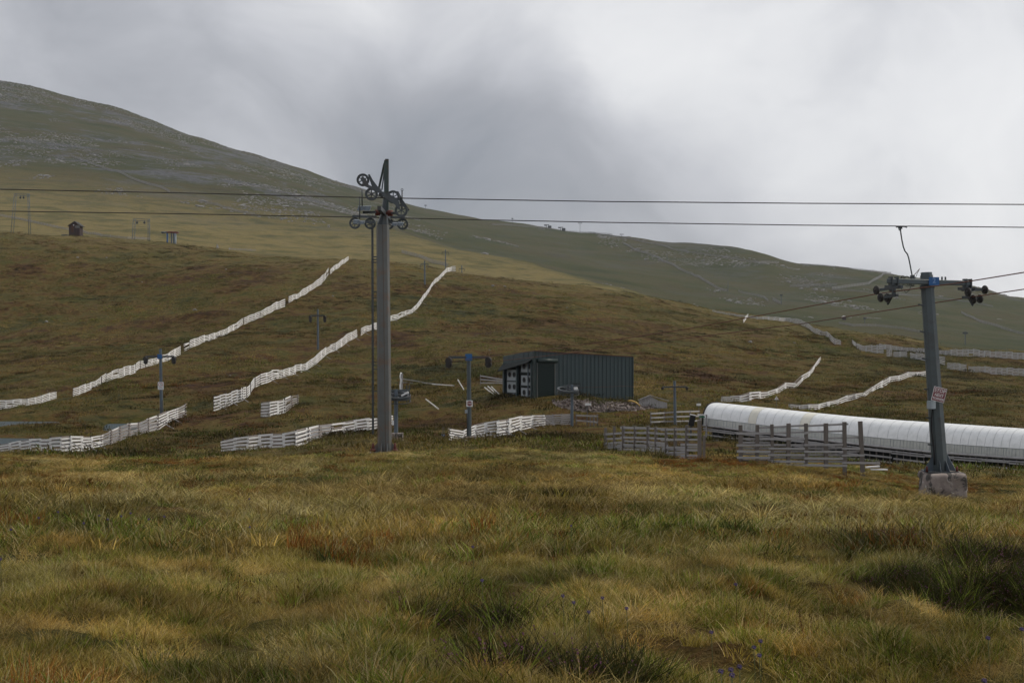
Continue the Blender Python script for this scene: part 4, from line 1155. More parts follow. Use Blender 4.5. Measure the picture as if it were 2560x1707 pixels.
# rear wheel train, level
yb = 2.4
k2 = (YT + yb) / YT
def qb(x, y, d=0.0): return P(820 + x / 5.225, 380 + y / 5.225, YT + yb) + Vector((0, d, 0))
def plate_b(pts, d, th, mat, name):
    m = MB(); m.prism([qb(x, y, d) for x, y in pts], (0, th, 0)); return tb(m, name, mat)
plate_b([(322, 828), (640, 838), (640, 868), (322, 858)], -0.14, 0.05, 'galv_dark', 'rocker_beam')
plate_b([(770, 842), (1010, 850), (1010, 875), (770, 868)], -0.14, 0.05, 'galv_dark', 'rocker_beam')
plate_b([(440, 900), (620, 905), (620, 940), (440, 935)], -0.2, 0.06, 'galv_dark', 'rocker_beam')
plate_b([(800, 905), (960, 912), (960, 948), (800, 942)], -0.2, 0.06, 'galv_dark', 'rocker_beam')
for (x, y) in ((352, 932), (552, 936), (790, 940), (975, 944)):
    add_sheave(tw, qb(x, y), AX_Y, 74 / 5.225 / FPX * (YT + yb), 0.10)
# walkway gratings and handrail stubs
for (pts, d) in ([[(408, 792), (425, 735), (498, 735), (492, 792)], -0.9], [[(498, 795), (505, 735), (586, 735), (570, 795)], -0.9], [[(358, 960), (370, 912), (438, 918), (430, 965)], -1.0], [[(438, 965), (445, 932), (508, 934), (500, 968)], -1.0],
                 [[(855, 985), (865, 952), (925, 955), (918, 988)], -1.0], [[(928, 988), (935, 948), (1005, 950), (995, 990)], -1.0]):
    m = MB(); m.prism([q4(x, y, d) for x, y in pts], (0, 0.35, 0.05)); tb(m, 'walkway_grating', 'solar')
for (x, y0, y1, d) in ((472, 520, 732, -0.8), (447, 615, 905, -1.0), (987, 530, 780, -0.8)):
    m = MB(); m.tube([q4(x, y1, d), q4(x, y0, d)], 0.026, 6); tb(m, 'handrail_post', 'steel_dark')
m = MB(); m.ring(q4(987, 522, -0.8), (0, 1, 0), 0.055, 0.035, 0.03, 12); tb(m, 'lifting_eye', 'steel_dark')
# ladder on the left
lx = 931.0
for dY in (-0.2, 0.2):
    m = MB(); m.bar(P(lx, 560, YT) + Vector((0, dY, 0)), P(lx + 1.5, 1085, YT) + Vector((0, dY, 0)), 0.05, 0.05, (0, 1, 0)); lad = tb(m, 'ladder_rail', 'steel_dark')
for k in range(26):
    y = 575 + k * 19.5
    m = MB(); c = P(lx + 1.5 * (y - 560) / 525, y, YT); m.tube([c + Vector((0, -0.2, 0)), c + Vector((0, 0.2, 0))], 0.012, 5); tb(m, 'ladder_rung', 'steel_dark', lad)
for y in (642, 649, 656, 730, 745, 905, 913, 922, 978):
    m = MB(); c = P(lx, y, YT)
    m.bar(c + Vector((0, -0.2, 0)), c + Vector((0.2, -0.14, 0)), 0.03, 0.03); m.bar(c + Vector((0, 0.2, 0)), c + Vector((0.2, 0.14, 0)), 0.03, 0.03); tb(m, 'ladder_bracket', 'steel_dark')

# chairlift ropes
def ropeline(ptsS, Y): return [P(x, y, Y) for x, y in ptsS]
def smooth_rope(pts, n=10):
    out = []
    for i in range(len(pts) - 1):
        for k in range(n): out.append(Vector(pts[i]).lerp(Vector(pts[i + 1]), k / n))
    return out + [Vector(pts[-1])]
Yf_, Yb_ = YT + yf, YT + yb
rope('haul_rope', [P(-900, 455, Yf_), P(0, 473.5, Yf_), P(470, 483, Yf_), P(927, 494.5, Yf_), P(1500, 504, Yf_), P(2000, 508.5, Yf_), P(2560, 511.5, Yf_), P(3400, 512, Yf_)], 0.021, 'rope', 'upper dark steel rope spanning the whole picture past the tower head')
rope('haul_rope', [P(-900, 508, Yb_), P(0, 528, Yb_), P(470, 535, Yb_), P(887, 543, Yb_), P(1500, 556, Yb_), P(2000, 563, Yb_), P(2560, 568.5, Yb_), P(3400, 571, Yb_)], 0.021, 'rope', 'lower dark steel rope spanning the whole picture with a hanger clipped on')

# hanger clipped to the lower rope
hz = (2060, 540, 2.178)
def hp(x, y): return P(hz[0] + x / hz[2], hz[1] + y / hz[2], Yb_)
hg = thing('rope_hanger', hp(425, 62), 'bent dark hanger bar clipped to the lower rope above the leaning tower', 'hanger')
m = MB(); m.tube([hp(392, 60), hp(412, 57), hp(435, 57), hp(452, 61)], 0.035, 6); m.bar(hp(405, 66), hp(425, 66), 0.10, 0.08); m.bar(hp(408, 78), hp(418, 70), 0.08, 0.05); m.build('grip', M['steel_dark'], hg, world=True)
m = MB(); m.tube([hp(416, 66), hp(418, 90), hp(424, 130), hp(432, 168), hp(441, 192), hp(454, 207), hp(461, 228), hp(468, 262), hp(476, 305), hp(481, 330)], 0.030, 7); m.build('hanger_bar', M['steel_dark'], hg, world=True)
m = MB(); m.tube([hp(481, 328), hp(500, 312), hp(521, 287)], 0.014, 5); m.tube([hp(521, 287), hp(508, 312), hp(497, 340)], 0.010, 5); m.build('spreader', M['rust'], hg, world=True)
m = MB(); m.box(hp(482, 335), (0.18, 0.12, 0.2)); m.build('spring_box', M['steel_dark'], hg, world=True)

# ---- leaning drag-lift tower on its concrete block
YS = 50.0
LD = Vector((-0.303, 0.953, 0)).normalized()        # along the drag lift, away from us
AD = Vector((0.953, 0.303, 0)).normalized()         # along its cross arms
def qs(x, y, d=0.0): return P(2160 + x / 6.918, 660 + y / 6.918, YS) + Vector((0, d, 0))
sb = on_ground(2356, YS)
st = thing('drag_lift_tower', sb, 'leaning grey drag lift tower with stop next tower sign on a concrete block', 'lift tower')
def sp(mb, name, mat, parent=None): return mb.build(name, M[mat], parent or st, world=True)
s_bot = P(2350, 1178, YS); s_top = P(2316, 688, YS)
m = MB(); octa(m, s_bot, s_top, 0.285, 0.225, 8, 0.25); sp(m, 'mast', 'tower_grey')
m = MB(); octa(m, s_top - Vector((0, 0, 0.04)), s_top + Vector((-0.005, 0, 0.10)), 0.20, 0.20, 8, 0.25); sp(m, 'mast_cap', 'tower_grey')
m = MB(); octa(m, P(2318, 722, YS), P(2317, 712, YS), 0.26, 0.26, 8, 0.25); sp(m, 'arm_collar', 'steel_dark')
def arm_pt(t, dz=0.0, dl=0.0):
    """point along the cross arm, t in metres from the mast"""
    c = P(2317, 706, YS) + Vector((0, -0.28, 0))
    return c + AD * t + Vector((0, 0, -0.012 * t + dz)) + LD * dl
aL, aR = -1.66, 1.72
m = MB(); m.bar(arm_pt(aL), arm_pt(aR), 0.16, 0.17); o = sp(m, 'cross_arm', 'tower_grey'); bevel(o, 0.015)
for t in (aL + 0.12, aL + 0.35, aR - 0.26, aR - 0.06):
    m = MB(); m.box(arm_pt(t), (0.04, 0.24, 0.30), Matrix.Rotation(math.atan2(AD.y, AD.x), 3, 'Z')); sp(m, 'clamp', 'steel_dark')
for t in (0.52, 0.66):
    m = MB(); m.bar(arm_pt(t, 0.08), arm_pt(t, 0.2), 0.05, 0.05, (0, 1, 0)); sp(m, 'arm_stub', 'steel_dark')
m = MB(); pc = qs(1150, 307, -0.42); m.box(pc, (0.36, 0.012, 0.285)); pl = sp(m, 'number_plate', 'blue')
pl_l = lettering('2', 0.24, M['blue_pale'], pl, qs(1152, 300, -0.43) - st.location)
clusters = {}
for nm, t0, wheels in (('left', aL + 0.24, [(215, 455), (478, 410), (290, 580), (402, 585)]), ('right', aR - 0.16, [(1800, 490), (2090, 445), (1890, 612), (2005, 602)])):
    top = arm_pt(t0, -0.05); c0 = arm_pt(t0, -0.45)
    m = MB(); m.bar(top, c0, 0.07, 0.12, AD); sp(m, 'hanger_plate', 'steel_dark')
    m = MB(); m.bar(arm_pt(t0, -0.22) - LD * 0.5, arm_pt(t0, -0.18) + LD * 0.5, 0.10, 0.10); m.bar(arm_pt(t0, -0.5) - LD * 0.22, arm_pt(t0, -0.5) + LD * 0.25, 0.10, 0.10); sp(m, 'rocker', 'steel_dark')
    pts = []
    for k, (x, y) in enumerate(wheels):
        b0 = qs(x, y)
        dl = (-0.45, 0.45, -0.2, 0.2)[k]
        c = Vector((b0.x, c0.y + dl, b0.z + (0)))
        c.x = b0.x * c.y / YS; c.z = b0.z * c.y / YS
        m = MB(); m.disc(c, AD, 0.155, 0.05, 20); m.disc(c, AD, 0.13, 0.11, 20); m.disc(c, AD, 0.05, 0.2, 10)
        w = sp(m, 'sheave_wheel', 'sheave')
        m = MB(); ax = AD; tgt = arm_pt(t0, -0.22 if k < 2 else -0.5, dl * 0.8)
        m.bar(c, tgt, 0.06, 0.09); sp(m, 'wheel_bracket', 'steel_dark')
        pts.append(c)
    m = MB(); bx = 410 if nm == 'left' else 1885
    m.bar(arm_pt(t0, -0.4), P(2160 + bx / 6.918, 660 + 690 / 6.918 + (4 if nm == 'right' else 0), YS), 0.06, 0.07, AD); sp(m, 'hanger_tail', 'steel_dark')
    clusters[nm] = (pts, c0)
# tangle of old cable on the arm
rnd = random.Random(5)
for k in range(5):
    m = MB(); pts = []
    ph = rnd.uniform(0, 6)
    for i in range(13):
        s = i / 12
        x = 540 + 290 * s; y = 300 + (-1) ** k * 90 * math.sin(s * math.pi) * rnd.uniform(0.6, 1.1) + 60 * math.sin(ph + s * 7) * (k > 1) + (60 if k > 2 else 0)
        pts.append(qs(x, y, -0.25 - 0.12 * math.sin(ph + 5 * s)))
    m.tube(pts, 0.014, 5); sp(m, 'tangled_cable', 'black' if k % 2 else 'steel_dark')
# climbing pegs, sign, junction box, conduit, foot
def mastp(y):
    t = (y - 688) / (1178 - 688); return s_top.lerp(s_bot, t)
for y in (763, 830, 898, 972, 1043, 1110):
    c = mastp(y); m = MB(); m.bar(c + Vector((-0.2, -0.1, -0.02)), c + Vector((-0.40, -0.12, 0.03 if y < 900 else 0.0)), 0.03, 0.05); sp(m, 'climbing_peg', 'steel_dark')
zs = (2280, 940, 5.05)
sgn_c = P(zs[0] + 303 / zs[2], zs[1] + 228 / zs[2], YS) + Vector((0, -0.36, 0))
# tilted sign: border, field and words
roll = R(13.5)
def sign_board(parent, c, w, h, roll, mat, name, d, shear=0.0):
    m = MB(); rm = Matrix.Rotation(roll, 3, 'Y'); m.box(c + Vector((0, d, 0)), (w, 0.012, h), rm); return m.build(name, M[mat], parent, world=True)
so = sign_board(st, sgn_c, 0.46, 0.50, roll, 'white', 'sign_board', 0.0)
sign_board(so, sgn_c, 0.425, 0.465, roll, 'sign_red', 'sign_field', -0.008)
rm = Matrix.Rotation(roll, 3, 'Y')
for (word, size, dz) in (('STOP', 0.165, 0.135), ('NEXT', 0.120, -0.035), ('TOWER', 0.115, -0.160)):
    lettering(word, size, M['white'], so, sgn_c + rm @ Vector((0, -0.018, dz)) - st.location, roll, 0.0025)
m = MB(); m.box(sgn_c + rm @ Vector((0, -0.0155, 0.045)), (0.36, 0.004, 0.008), rm); sp(m, 'sign_rule', 'white', so)
bc = P(zs[0] + 212 / zs[2], zs[1] + 358 / zs[2], YS) + Vector((0, -0.30, 0))
m = MB(); m.box(bc, (0.28, 0.18, 0.28), Matrix.Rotation(R(35), 3, 'Z')); o = sp(m, 'junction_box', 'box_grey'); bevel(o, 0.01)
m = MB(); cpts = [P(zs[0] + x / zs[2], zs[1] + y / zs[2], YS) + Vector((0, -0.22, 0)) for x, y in ((240, 400), (228, 470), (222, 560), (224, 680), (236, 780), (250, 880), (258, 1000), (262, 1110))]
m.tube(cpts, 0.028, 6); sp(m, 'conduit', 'black')
bf = P(2349, 1177, YS)
for (dx, dy, ex, ey) in ((-0.25, -0.1, -0.62, -0.2), (0.22, -0.1, 0.50, -0.2), (-0.08, -0.26, -0.12, -0.55), (0.14, -0.24, 0.2, -0.5)):
    m = MB(); a = bf + Vector((dx, dy, 0.0)); e = bf + Vector((ex, ey, 0.0)); m.prism([a, e, e + Vector((0, 0, 0.05)), a + Vector((0, 0, 0.62 if abs(dx) > 0.15 else 0.4))], (0.02, 0.025, 0)); sp(m, 'gusset', 'pole_blue')
m = MB(); m.box(bf + Vector((0, 0, -0.01)), (1.05, 1.0, 0.05)); sp(m, 'base_plate', 'galv_dark')
for dx in (-0.55, 0.5):
    m = MB(); c = bf + Vector((dx, -0.35, 0.0)); m.tube([c, c + Vector((0, 0, 0.2))], 0.05, 8, 0.03); sp(m, 'anchor_bolt', 'red')
# rough rounded concrete block
def rock_block(name, c, size, mat, parent, seed=0, round_=0.28, noise=0.05):
    bm = bmesh.new(); bmesh.ops.create_cube(bm, size=2.0)
    bmesh.ops.subdivide_edges(bm, edges=bm.edges[:], cuts=9, use_grid_fill=True)
    for v in bm.verts:
        p = v.co; l = (abs(p.x)**4.5 + abs(p.y)**4.5 + abs(p.z)**6) ** (1/5.0)
        s = p / max(l, 1e-6); p = p.lerp(s * 1.0, 0.75)
        k = 1 + noise * 4 * float(vnoise(np.array([p.x*1.7 + seed]), np.array([p.y*1.7 + p.z*2.3]), seed)[0]) + noise * float(vnoise(np.array([p.x*6 + seed]), np.array([p.y*6 + p.z*7]), seed + 3)[0])
        v.co = Vector((p.x * size[0] / 2 * k, p.y * size[1] / 2 * k, p.z * size[2] / 2 * (1 + (k - 1) * 0.5)))
    me = bpy.data.meshes.new(name); bm.to_mesh(me); bm.free()
    me.polygons.foreach_set('use_smooth', [True] * len(me.polygons)); me.materials.append(M[mat])
    o = put(name, me, parent); o.location = Vector(c) - (parent.location if parent else Vector((0, 0, 0)))
    return o
rock_block('concrete_block', P(2356, 1206, YS) + Vector((0, 0.0, -0.1)), (1.46, 1.40, 1.04), 'concrete', st, 4)

# ---- smaller T poles
def t_pole(name, label, top, base, armw, arm_y, mat='pole_blue', r=0.11, blue=False, tilt=0.0, drop=0.35, group='drag lift poles', arm_dir=None, wheels=True):
    root = thing(name, base, label, 'lift pole', group)
    bp = lambda mb, nm, mt: mb.build(nm, M[mt], root, world=True)
    m = MB(); octa(m, base - Vector((0, 0, 0.2)), top, r * 1.12, r * 0.9, 8); bp(m, 'mast', mat)
    ad = Vector(arm_dir if arm_dir is not None else (1, 0, 0)).normalized()
    c = Vector((top.x, top.y - r * 1.4, arm_y))
    m = MB(); m.bar(c - ad * armw / 2, c + ad * armw / 2, r * 1.1, r * 1.1); bp(m, 'cross_arm', 'steel_dark')
    if blue:
        m = MB(); m.box(c + Vector((0, -r * 0.8, 0)), (r * 3.2, 0.03, r * 3.0)); bp(m, 'blue_plate', 'blue')
    for s in (-1, 1):
        e = c + ad * (armw / 2 * s * 0.93)
        m = MB(); m.bar(e + Vector((0, 0, 0.05)), e - Vector((0, 0, drop)), r * 0.7, r * 0.7, (0, 1, 0)); bp(m, 'hanger', 'steel_dark')
        if wheels:
            for dz, dy in ((-0.45, -0.2), (-0.45, 0.2), (-0.95, 0.0)):
                m = MB(); m.disc(e + Vector((s * r * 0.5, dy, dz * drop)), (ad + Vector((-ad.y, ad.x, 0)) * 0.8), drop * 0.46, 0.17, 14); bp(m, 'sheave_wheel', 'sheave')
    return root
# pole with the square stop sign
YM = 104.0
gx = on_ground(1173, YM)
mp = t_pole('lift_pole', 'grey lift pole with square white stop sign and blue plate, left of the green shed', P(1172, 884, YM), gx + Vector((0, 0, 0.25)), 3.05, P(1172, 893, YM).z, 'tower_grey', 0.16, True, arm_dir=AD, drop=0.55)
m = MB(); m.box(gx + Vector((0, 0, 0.15)), (1.0, 1.0, 0.8)); o = m.build('concrete_base', M['concrete'], mp, world=True); bevel(o, 0.05, 2)
sc = P(1174, 1008, YM) + Vector((0, -0.24, 0))
m = MB(); m.box(sc, (0.47, 0.015, 0.46)); sbm = m.build('sign_board', M['white'], mp, world=True)
m = MB(); m.disc(sc + Vector((0, -0.012, 0)), (0, 1, 0), 0.195, 0.006, 24); m.build('sign_disc', M['sign_red'], sbm, world=True)
m = MB(); m.ring(sc + Vector((0, -0.016, 0)), (0, 1, 0), 0.178, 0.166, 0.003, 24); m.build('sign_ring', M['white'], sbm, world=True)
lettering('STOP', 0.14, M['white'], sbm, sc + Vector((0, -0.019, 0)) - mp.location, 0, 0.003)
m = MB(); m.box(P(1166, 1028, YM) + Vector((0, -0.22, 0)), (0.2, 0.14, 0.24)); m.build('junction_box', M['box_grey'], mp, world=True)
m = MB(); m.tube([P(1167, 1032, YM) + Vector((0, -0.2, 0)), P(1168, 1060, YM) + Vector((0, -0.2, 0)), P(1167, 1100, YM) + Vector((0, -0.2, 0))], 0.03, 5); m.build('conduit', M['black'], mp, world=True)
# drag-lift ropes between the two towers and on past the viewer
lp = arm_pt(aL + 0.24, 0); rp = arm_pt(aR - 0.16, 0)
Ll, Rr = P(2016, 738, YS - 0.8), P(2243 + 0, 725, YS)
def on_line(x, y, near, far):
    """point at photo pixel (x, y) in the vertical plane of the lift line through near and far"""
    u = (x - CX) / FPX
    a = Vector((near[0], near[1])); d_ = Vector((far[0] - near[0], far[1] - near[1]))
    t = (u * a.y - a.x) / (d_.x - u * d_.y)
    Y = a.y + t * d_.y
    return P(x, y, Y)
m0 = P(1172, 893, YM)
for nm, near_p, far_p, pts, lab in (
        ('drag_rope', lp, m0 - AD * 1.45, [(1227, 890), (1415, 868), (1720, 822), (2000, 770), (2190, 735), (2300, 720), (2400, 707), (2560, 681)], 'upper rusty drag lift rope passing over the green shed roof'),
        ('drag_rope', rp, m0 + AD * 1.45, [(1232, 904), (1415, 884), (1720, 845), (2000, 810), (2190, 780), (2330, 758), (2440, 741), (2560, 723)], 'lower rusty drag lift rope crossing the face of the green shed')):
    W = [on_line(x, y, near_p, far_p) for x, y in pts]
    W = [Vector(far_p) + Vector((0, 0, -0.35))] + W
    e = W[-1] + (W[-1] - W[-2]).normalized() * 14
    rope(nm, W + [e], 0.018, 'rope_rust', lab, 'drag lift ropes')

# pole with the round prohibition sign
YP = 158.0
gp = on_ground(404, YP)
lp1 = t_pole('lift_pole', 'blue grey lift pole with white notice and red circle behind the near fence', P(401, 872, YP), gp, 3.1, P(401, 891, YP).z, 'pole_blue', 0.17, True, drop=0.6, arm_dir=(0.96, 0.28, 0))
sc = P(403.5, 964, YP) + Vector((0, -0.3, 0))
m = MB(); m.box(sc, (0.64, 0.02, 0.84)); sbl = m.build('sign_board', M['white'], lp1, world=True)
m = MB(); m.ring(sc + Vector((0, -0.016, 0.12)), (0, 1, 0), 0.25, 0.20, 0.01, 24); m.build('sign_ring', M['sign_ring'], sbl, world=True)
m = MB(); f = sc + Vector((0, -0.016, 0.12)); m.disc(f + Vector((0.01, 0, 0.10)), (0, 1, 0), 0.035, 0.008, 10); m.bar(f + Vector((0.0, 0, 0.06)), f + Vector((0.05, 0, -0.06)), 0.008, 0.06); m.bar(f + Vector((0.04, 0, -0.05)), f + Vector((-0.02, 0, -0.16)), 0.008, 0.035); m.bar(f + Vector((0.05, 0, 0.05)), f + Vector((0.10, 0, -0.02)), 0.008, 0.03); m.build('sign_figure', M['black'], sbl, world=True)
m = MB(); m.box(sc + Vector((0, -0.013, -0.26)), (0.46, 0.006, 0.06)); m.build('sign_caption', M['box_grey'], sbl, world=True)
m = MB(); m.bar(P(408, 1000, YP) + Vector((0, -0.3, 0)), P(409, 1050, YP) + Vector((0, -0.3, 0)), 0.12, 0.12, (0, 1, 0)); m.build('cable_duct', M['galv'], lp1, world=True)
# poles further up that line
for (x, yb_, yt, ya, aw, Yd, lab) in ((795, 874, 773, 789, 36, None, 'slim lift pole on the open slope between the two long fences'), (1062, 712, 652, 661, 20, None, 'slim lift pole near the crest just right of the tall tower'),
                                   (1114, 672, 624, 631, 18, 470.0, 'slim lift pole standing behind the top end of the steep fence'), (1155, 679, 664, 672, 14, 480.0, 'tiny lift pole top peeping over the crest')):
    q = ground_hit(x, yb_, 62) if Yd is None else on_ground(x, Yd)
    s = q.y / FPX
    t_pole('lift_pole', lab, P(x - 0.5, yt, q.y), q, aw * s, P(x, ya, q.y).z, 'pole_blue', 0.17, False, drop=0.8, wheels=q.y < 300)
# pole near the tunnel
q = ground_hit(1688, 1062, 62)
t_pole('lift_pole', 'dark T pole behind the timber fence, right of the green shed', P(1686.5, 952, q.y), q, 62 * q.y / FPX, P(1688, 967, q.y).z, 'pole_blue', 0.12, False, drop=0.18)

# ---- return wheel posts
def wheel_post(label, x, Y, y_top, wheel_x, wheel_r, wheel_y, arm_x0, arm_x1, mats=('pole_blue',), white=False, r=0.13):
    g0 = on_ground(x, Y)
    root = thing('return_wheel_post', g0, label, 'lift post', 'return wheel posts')
    bp = lambda mb, nm, mt: mb.build(nm, M[mt], root, world=True)
    top = P(x, y_top, Y)
    m = MB(); octa(m, g0 - Vector((0, 0, 0.2)), top, r * 1.05, r, 8); bp(m, 'mast', 'pole_blue')
    a0, a1 = P(arm_x0, y_top + 3, Y), P(arm_x1, y_top + 3, Y)
    m = MB(); m.bar(a0, a1, 0.14, 0.14); bp(m, 'cross_arm', 'galv_dark')
    wc = P(wheel_x, wheel_y, Y) + Vector((0, 0.1, 0))
    tilt = Vector((0.08, -0.20, 1)).normalized()
    m = MB(); m.ring(wc, tilt, wheel_r, wheel_r * 0.80, 0.20, 32); m.disc(wc, tilt, wheel_r * 0.18, 0.3, 14); bw = bp(m, 'bull_wheel', 'steel_dark')
    m = MB()
    for k in range(6):
        th = k * math.pi / 3; e = Vector((math.cos(th), math.sin(th), 0)); e = (e - tilt * e.dot(tilt)).normalized()
        m.bar(wc + e * wheel_r * 0.1, wc + e * wheel_r * 0.9, 0.07, 0.09)
    bp(m, 'spokes', 'steel_dark')
    m = MB(); m.bar(Vector((wc.x, wc.y, wc.z)), Vector((wc.x, wc.y, top.z)), 0.16, 0.16, (0, 1, 0)); bp(m, 'axle', 'steel_dark')
    m = MB(); gr = MB(); gr.ring(wc - Vector((0, 0, 0.28)), tilt, wheel_r * 1.02, wheel_r * 0.98, 0.05, 32); bp(gr, 'rope_guard', 'steel_dark')
    for sx in (-0.12, 0.06):
        m = MB(); e = a1 + Vector((sx - 0.05, 0, 0)); m.bar(e + Vector((0, 0, 0.35)), e - Vector((0, 0, 0.75)), 0.06, 0.06, (0, 1, 0)); bp(m, 'guide_arm', 'steel_dark')
    if white:
        m = MB(); m.box(P(white[0], white[1], Y) + Vector((0, -0.2, 0)), (0.34, 0.25, 0.26)); o = bp(m, 'motor_housing', 'white'); bevel(o, 0.04, 2)
    return root
wp1 = wheel_post('grey post carrying a big dark return wheel right behind the tall tower', 990, 92, 973, 987, 1.03, 989, 966, 1023)
m = MB(); m.box(wp1.location + Vector((0, -0.1, 0.15)), (0.9, 0.9, 0.6)); m.build('concrete_base', M['concrete'], wp1, world=True)
m = MB(); m.box(P(983, 1056, 92) + Vector((0, -0.2, 0)), (0.12, 0.1, 0.3)); m.build('junction_box', M['white'], wp1, world=True)
m = MB(); m.box(P(1013, 984, 92) + Vector((0, -0.3, 0)), (0.5, 0.3, 0.12), Matrix.Rotation(R(-28), 3, 'Y')); m.build('white_guard', M['white'], wp1, world=True)
wp2 = wheel_post('grey post with a rusty return wheel in front of the green shed door', 1430, 128, 961, 1420, 1.0, 975, 1409, 1449, white=(1439, 971))
rope('drag_rope', [P(1450, 969, 128), P(1560, 965, 133), P(1683, 972, 138)], 0.012, 'rope_rust', 'faint low rope from the rusty return wheel towards the T pole', 'drag lift ropes')
# ------------------------------------------------------------------ green machinery shed
zh = (1230, 860, 6.357)
def hpix(x, y): return (zh[0] + x / zh[2], zh[1] + y / zh[2])
YC = 145.0
cN = P(*hpix(668, 112), YC)                                # near top corner
cR = P(*hpix(2237, 205), 151.5)                            # right top corner
cL = P(*hpix(178, 205), 150.0)                             # left top corner
cB = cR + (cL - cN)                                        # hidden corner
zN, zR, zL = P(*hpix(668, 860), YC).z, P(*hpix(2250, 925), 151.5).z, P(*hpix(190, 800), 150).z
zbase = min(zN, zR, zL) - 0.6
shed = thing('machinery_shed', Vector((cN.x, cN.y, zbase)), 'dark green corrugated steel shed with roller shutter and white vent panels', 'shed')
def hb(mb, name, mat, parent=None): return mb.build(name, M[mat], parent or shed, world=True)
wd = (cR - cN).to_2d(); wl = wd.length; wdir = Vector((wd.x, wd.y, 0)).normalized(); wn = Vector((wdir.y, -wdir.x, 0))
ld = (cL - cN).to_2d(); ll = ld.length; ldir = Vector((ld.x, ld.y, 0)).normalized(); ln = Vector((-ldir.y, ldir.x, 0))
if wn.y > 0: wn = -wn
if ln.y > 0: ln = -ln
def wz(t): return cN.z + (cR.z - cN.z) * t / wl            # eaves height along the long wall
def wp(t, z, o=0.0): return Vector((cN.x, cN.y, 0)) + wdir * t + wn * o + Vector((0, 0, z))
def lz(t): return cN.z + (cL.z - cN.z) * t / ll
def lw(t, z, o=0.0): return Vector((cN.x, cN.y, 0)) + ldir * t + ln * o + Vector((0, 0, z))
# long wall: box-profile cladding sheet by sheet, each sheet its own part
nsheet = 25
sw = wl / nsheet
for i in range(nsheet):
    m = MB()
    prof = [(0, 0.0), (0.10, 0.0), (0.14, 0.045), (0.30, 0.045), (0.34, 0.0), (0.98, 0.0)]
    vs, fs = [], []
    for (f, d_) in prof:
        t = (i + f) * sw
        vs += [wp(t, zbase, d_), wp(t, wz(t), d_)]
    for k in range(len(prof) - 1): fs.append((2*k, 2*k + 2, 2*k + 3, 2*k + 1))
    m.add(vs, fs); hb(m, 'cladding_sheet', 'cladding')
m = MB(); m.prism([wp(0, zbase, -0.03), wp(wl, zbase, -0.03), wp(wl, wz(wl), -0.03), wp(0, wz(0), -0.03)], wn * -0.06); hb(m, 'wall', 'cladding_dark')
# back and right end walls
m = MB(); pr = lambda v, z: Vector((v.x, v.y, z))
m.prism([pr(cR, zbase), pr(cB, zbase), pr(cB, cB.z), pr(cR, cR.z)], wdir * -0.08); hb(m, 'end_wall', 'cladding')
m = MB(); m.prism([pr(cL, zbase), pr(cB, zbase), pr(cB, cB.z), pr(cL, cL.z)], ldir * -0.08); hb(m, 'back_wall', 'cladding')
m = MB(); m.prism([cN + wn * 0.1 - wdir * 0.05, cR + wn * 0.1, cB - wn * 0.1, cL - wn * 0.1], (0, 0, 0.06)); hb(m, 'roof', 'cladding')
m = MB(); m.bar(cN + wn * 0.09 + Vector((0, 0, 0.03)), cR + wn * 0.09 + Vector((0, 0, 0.03)), 0.08, 0.10); hb(m, 'eaves_trim', 'rust')
m = MB(); m.bar(wp(0.0, zbase, 0.06), wp(0.0, wz(0) + 0.05, 0.06), 0.28, 0.28, wdir); hb(m, 'corner_trim', 'cladding_dark')
m = MB(); m.bar(wp(wl, zbase, 0.04), wp(wl, wz(wl), 0.04), 0.10, 0.10, wdir); hb(m, 'corner_trim', 'cladding')
# roller shutter on the long wall
def t_of(x):  # distance along the wall of a zoom x reading
    u = (hpix(x, 0)[0] - CX) / FPX
    a = Vector((cN.x, cN.y)); d2 = Vector((wdir.x, wdir.y))
    return (u * a.y - a.x) / (d2.x - u * d2.y)
def z_of(x, y, o=0.0):
    t = t_of(x); p = wp(t, 0, o); return (CY - hpix(x, y)[1]) / FPX * p.y
t0, t1 = t_of(715), t_of(985)
zt = z_of(850, 290)
nslat = 26
zb0 = zbase + 0.1
m = MB(); m.prism([wp(t0, zb0, 0.02), wp(t1, zb0, 0.02), wp(t1, zt, 0.02), wp(t0, zt, 0.02)], wn * 0.03); shut = hb(m, 'roller_shutter', 'cladding_dark')
for k in range(nslat):
    za = zb0 + (zt - zb0) * k / nslat; zc_ = zb0 + (zt - zb0) * (k + 1) / nslat
    m = MB(); m.prism([wp(t0, za + 0.015, 0.07), wp(t1, za + 0.015, 0.07), wp(t1, zc_, 0.10), wp(t0, zc_, 0.10)], wn * -0.03); hb(m, 'shutter_slat', 'cladding_dark', shut)
for t in (t0 - 0.04, t1 + 0.04):
    m = MB(); m.bar(wp(t, zb0, 0.11), wp(t, zt, 0.11), 0.07, 0.07, wdir); hb(m, 'shutter_rail', 'galv', shut)
m = MB(); m.tube([wp(t0 - 0.1, z_of(700, 262), 0.22), wp(t1 + 0.25, z_of(1025, 268), 0.22)], 0.22, 12); so_ = hb(m, 'shutter_housing', 'cladding_dark')
m = MB(); m.disc(wp(t1 + 0.27, z_of(1025, 268), 0.22), wdir, 0.13, 0.04, 12); hb(m, 'housing_cap', 'white', so_)
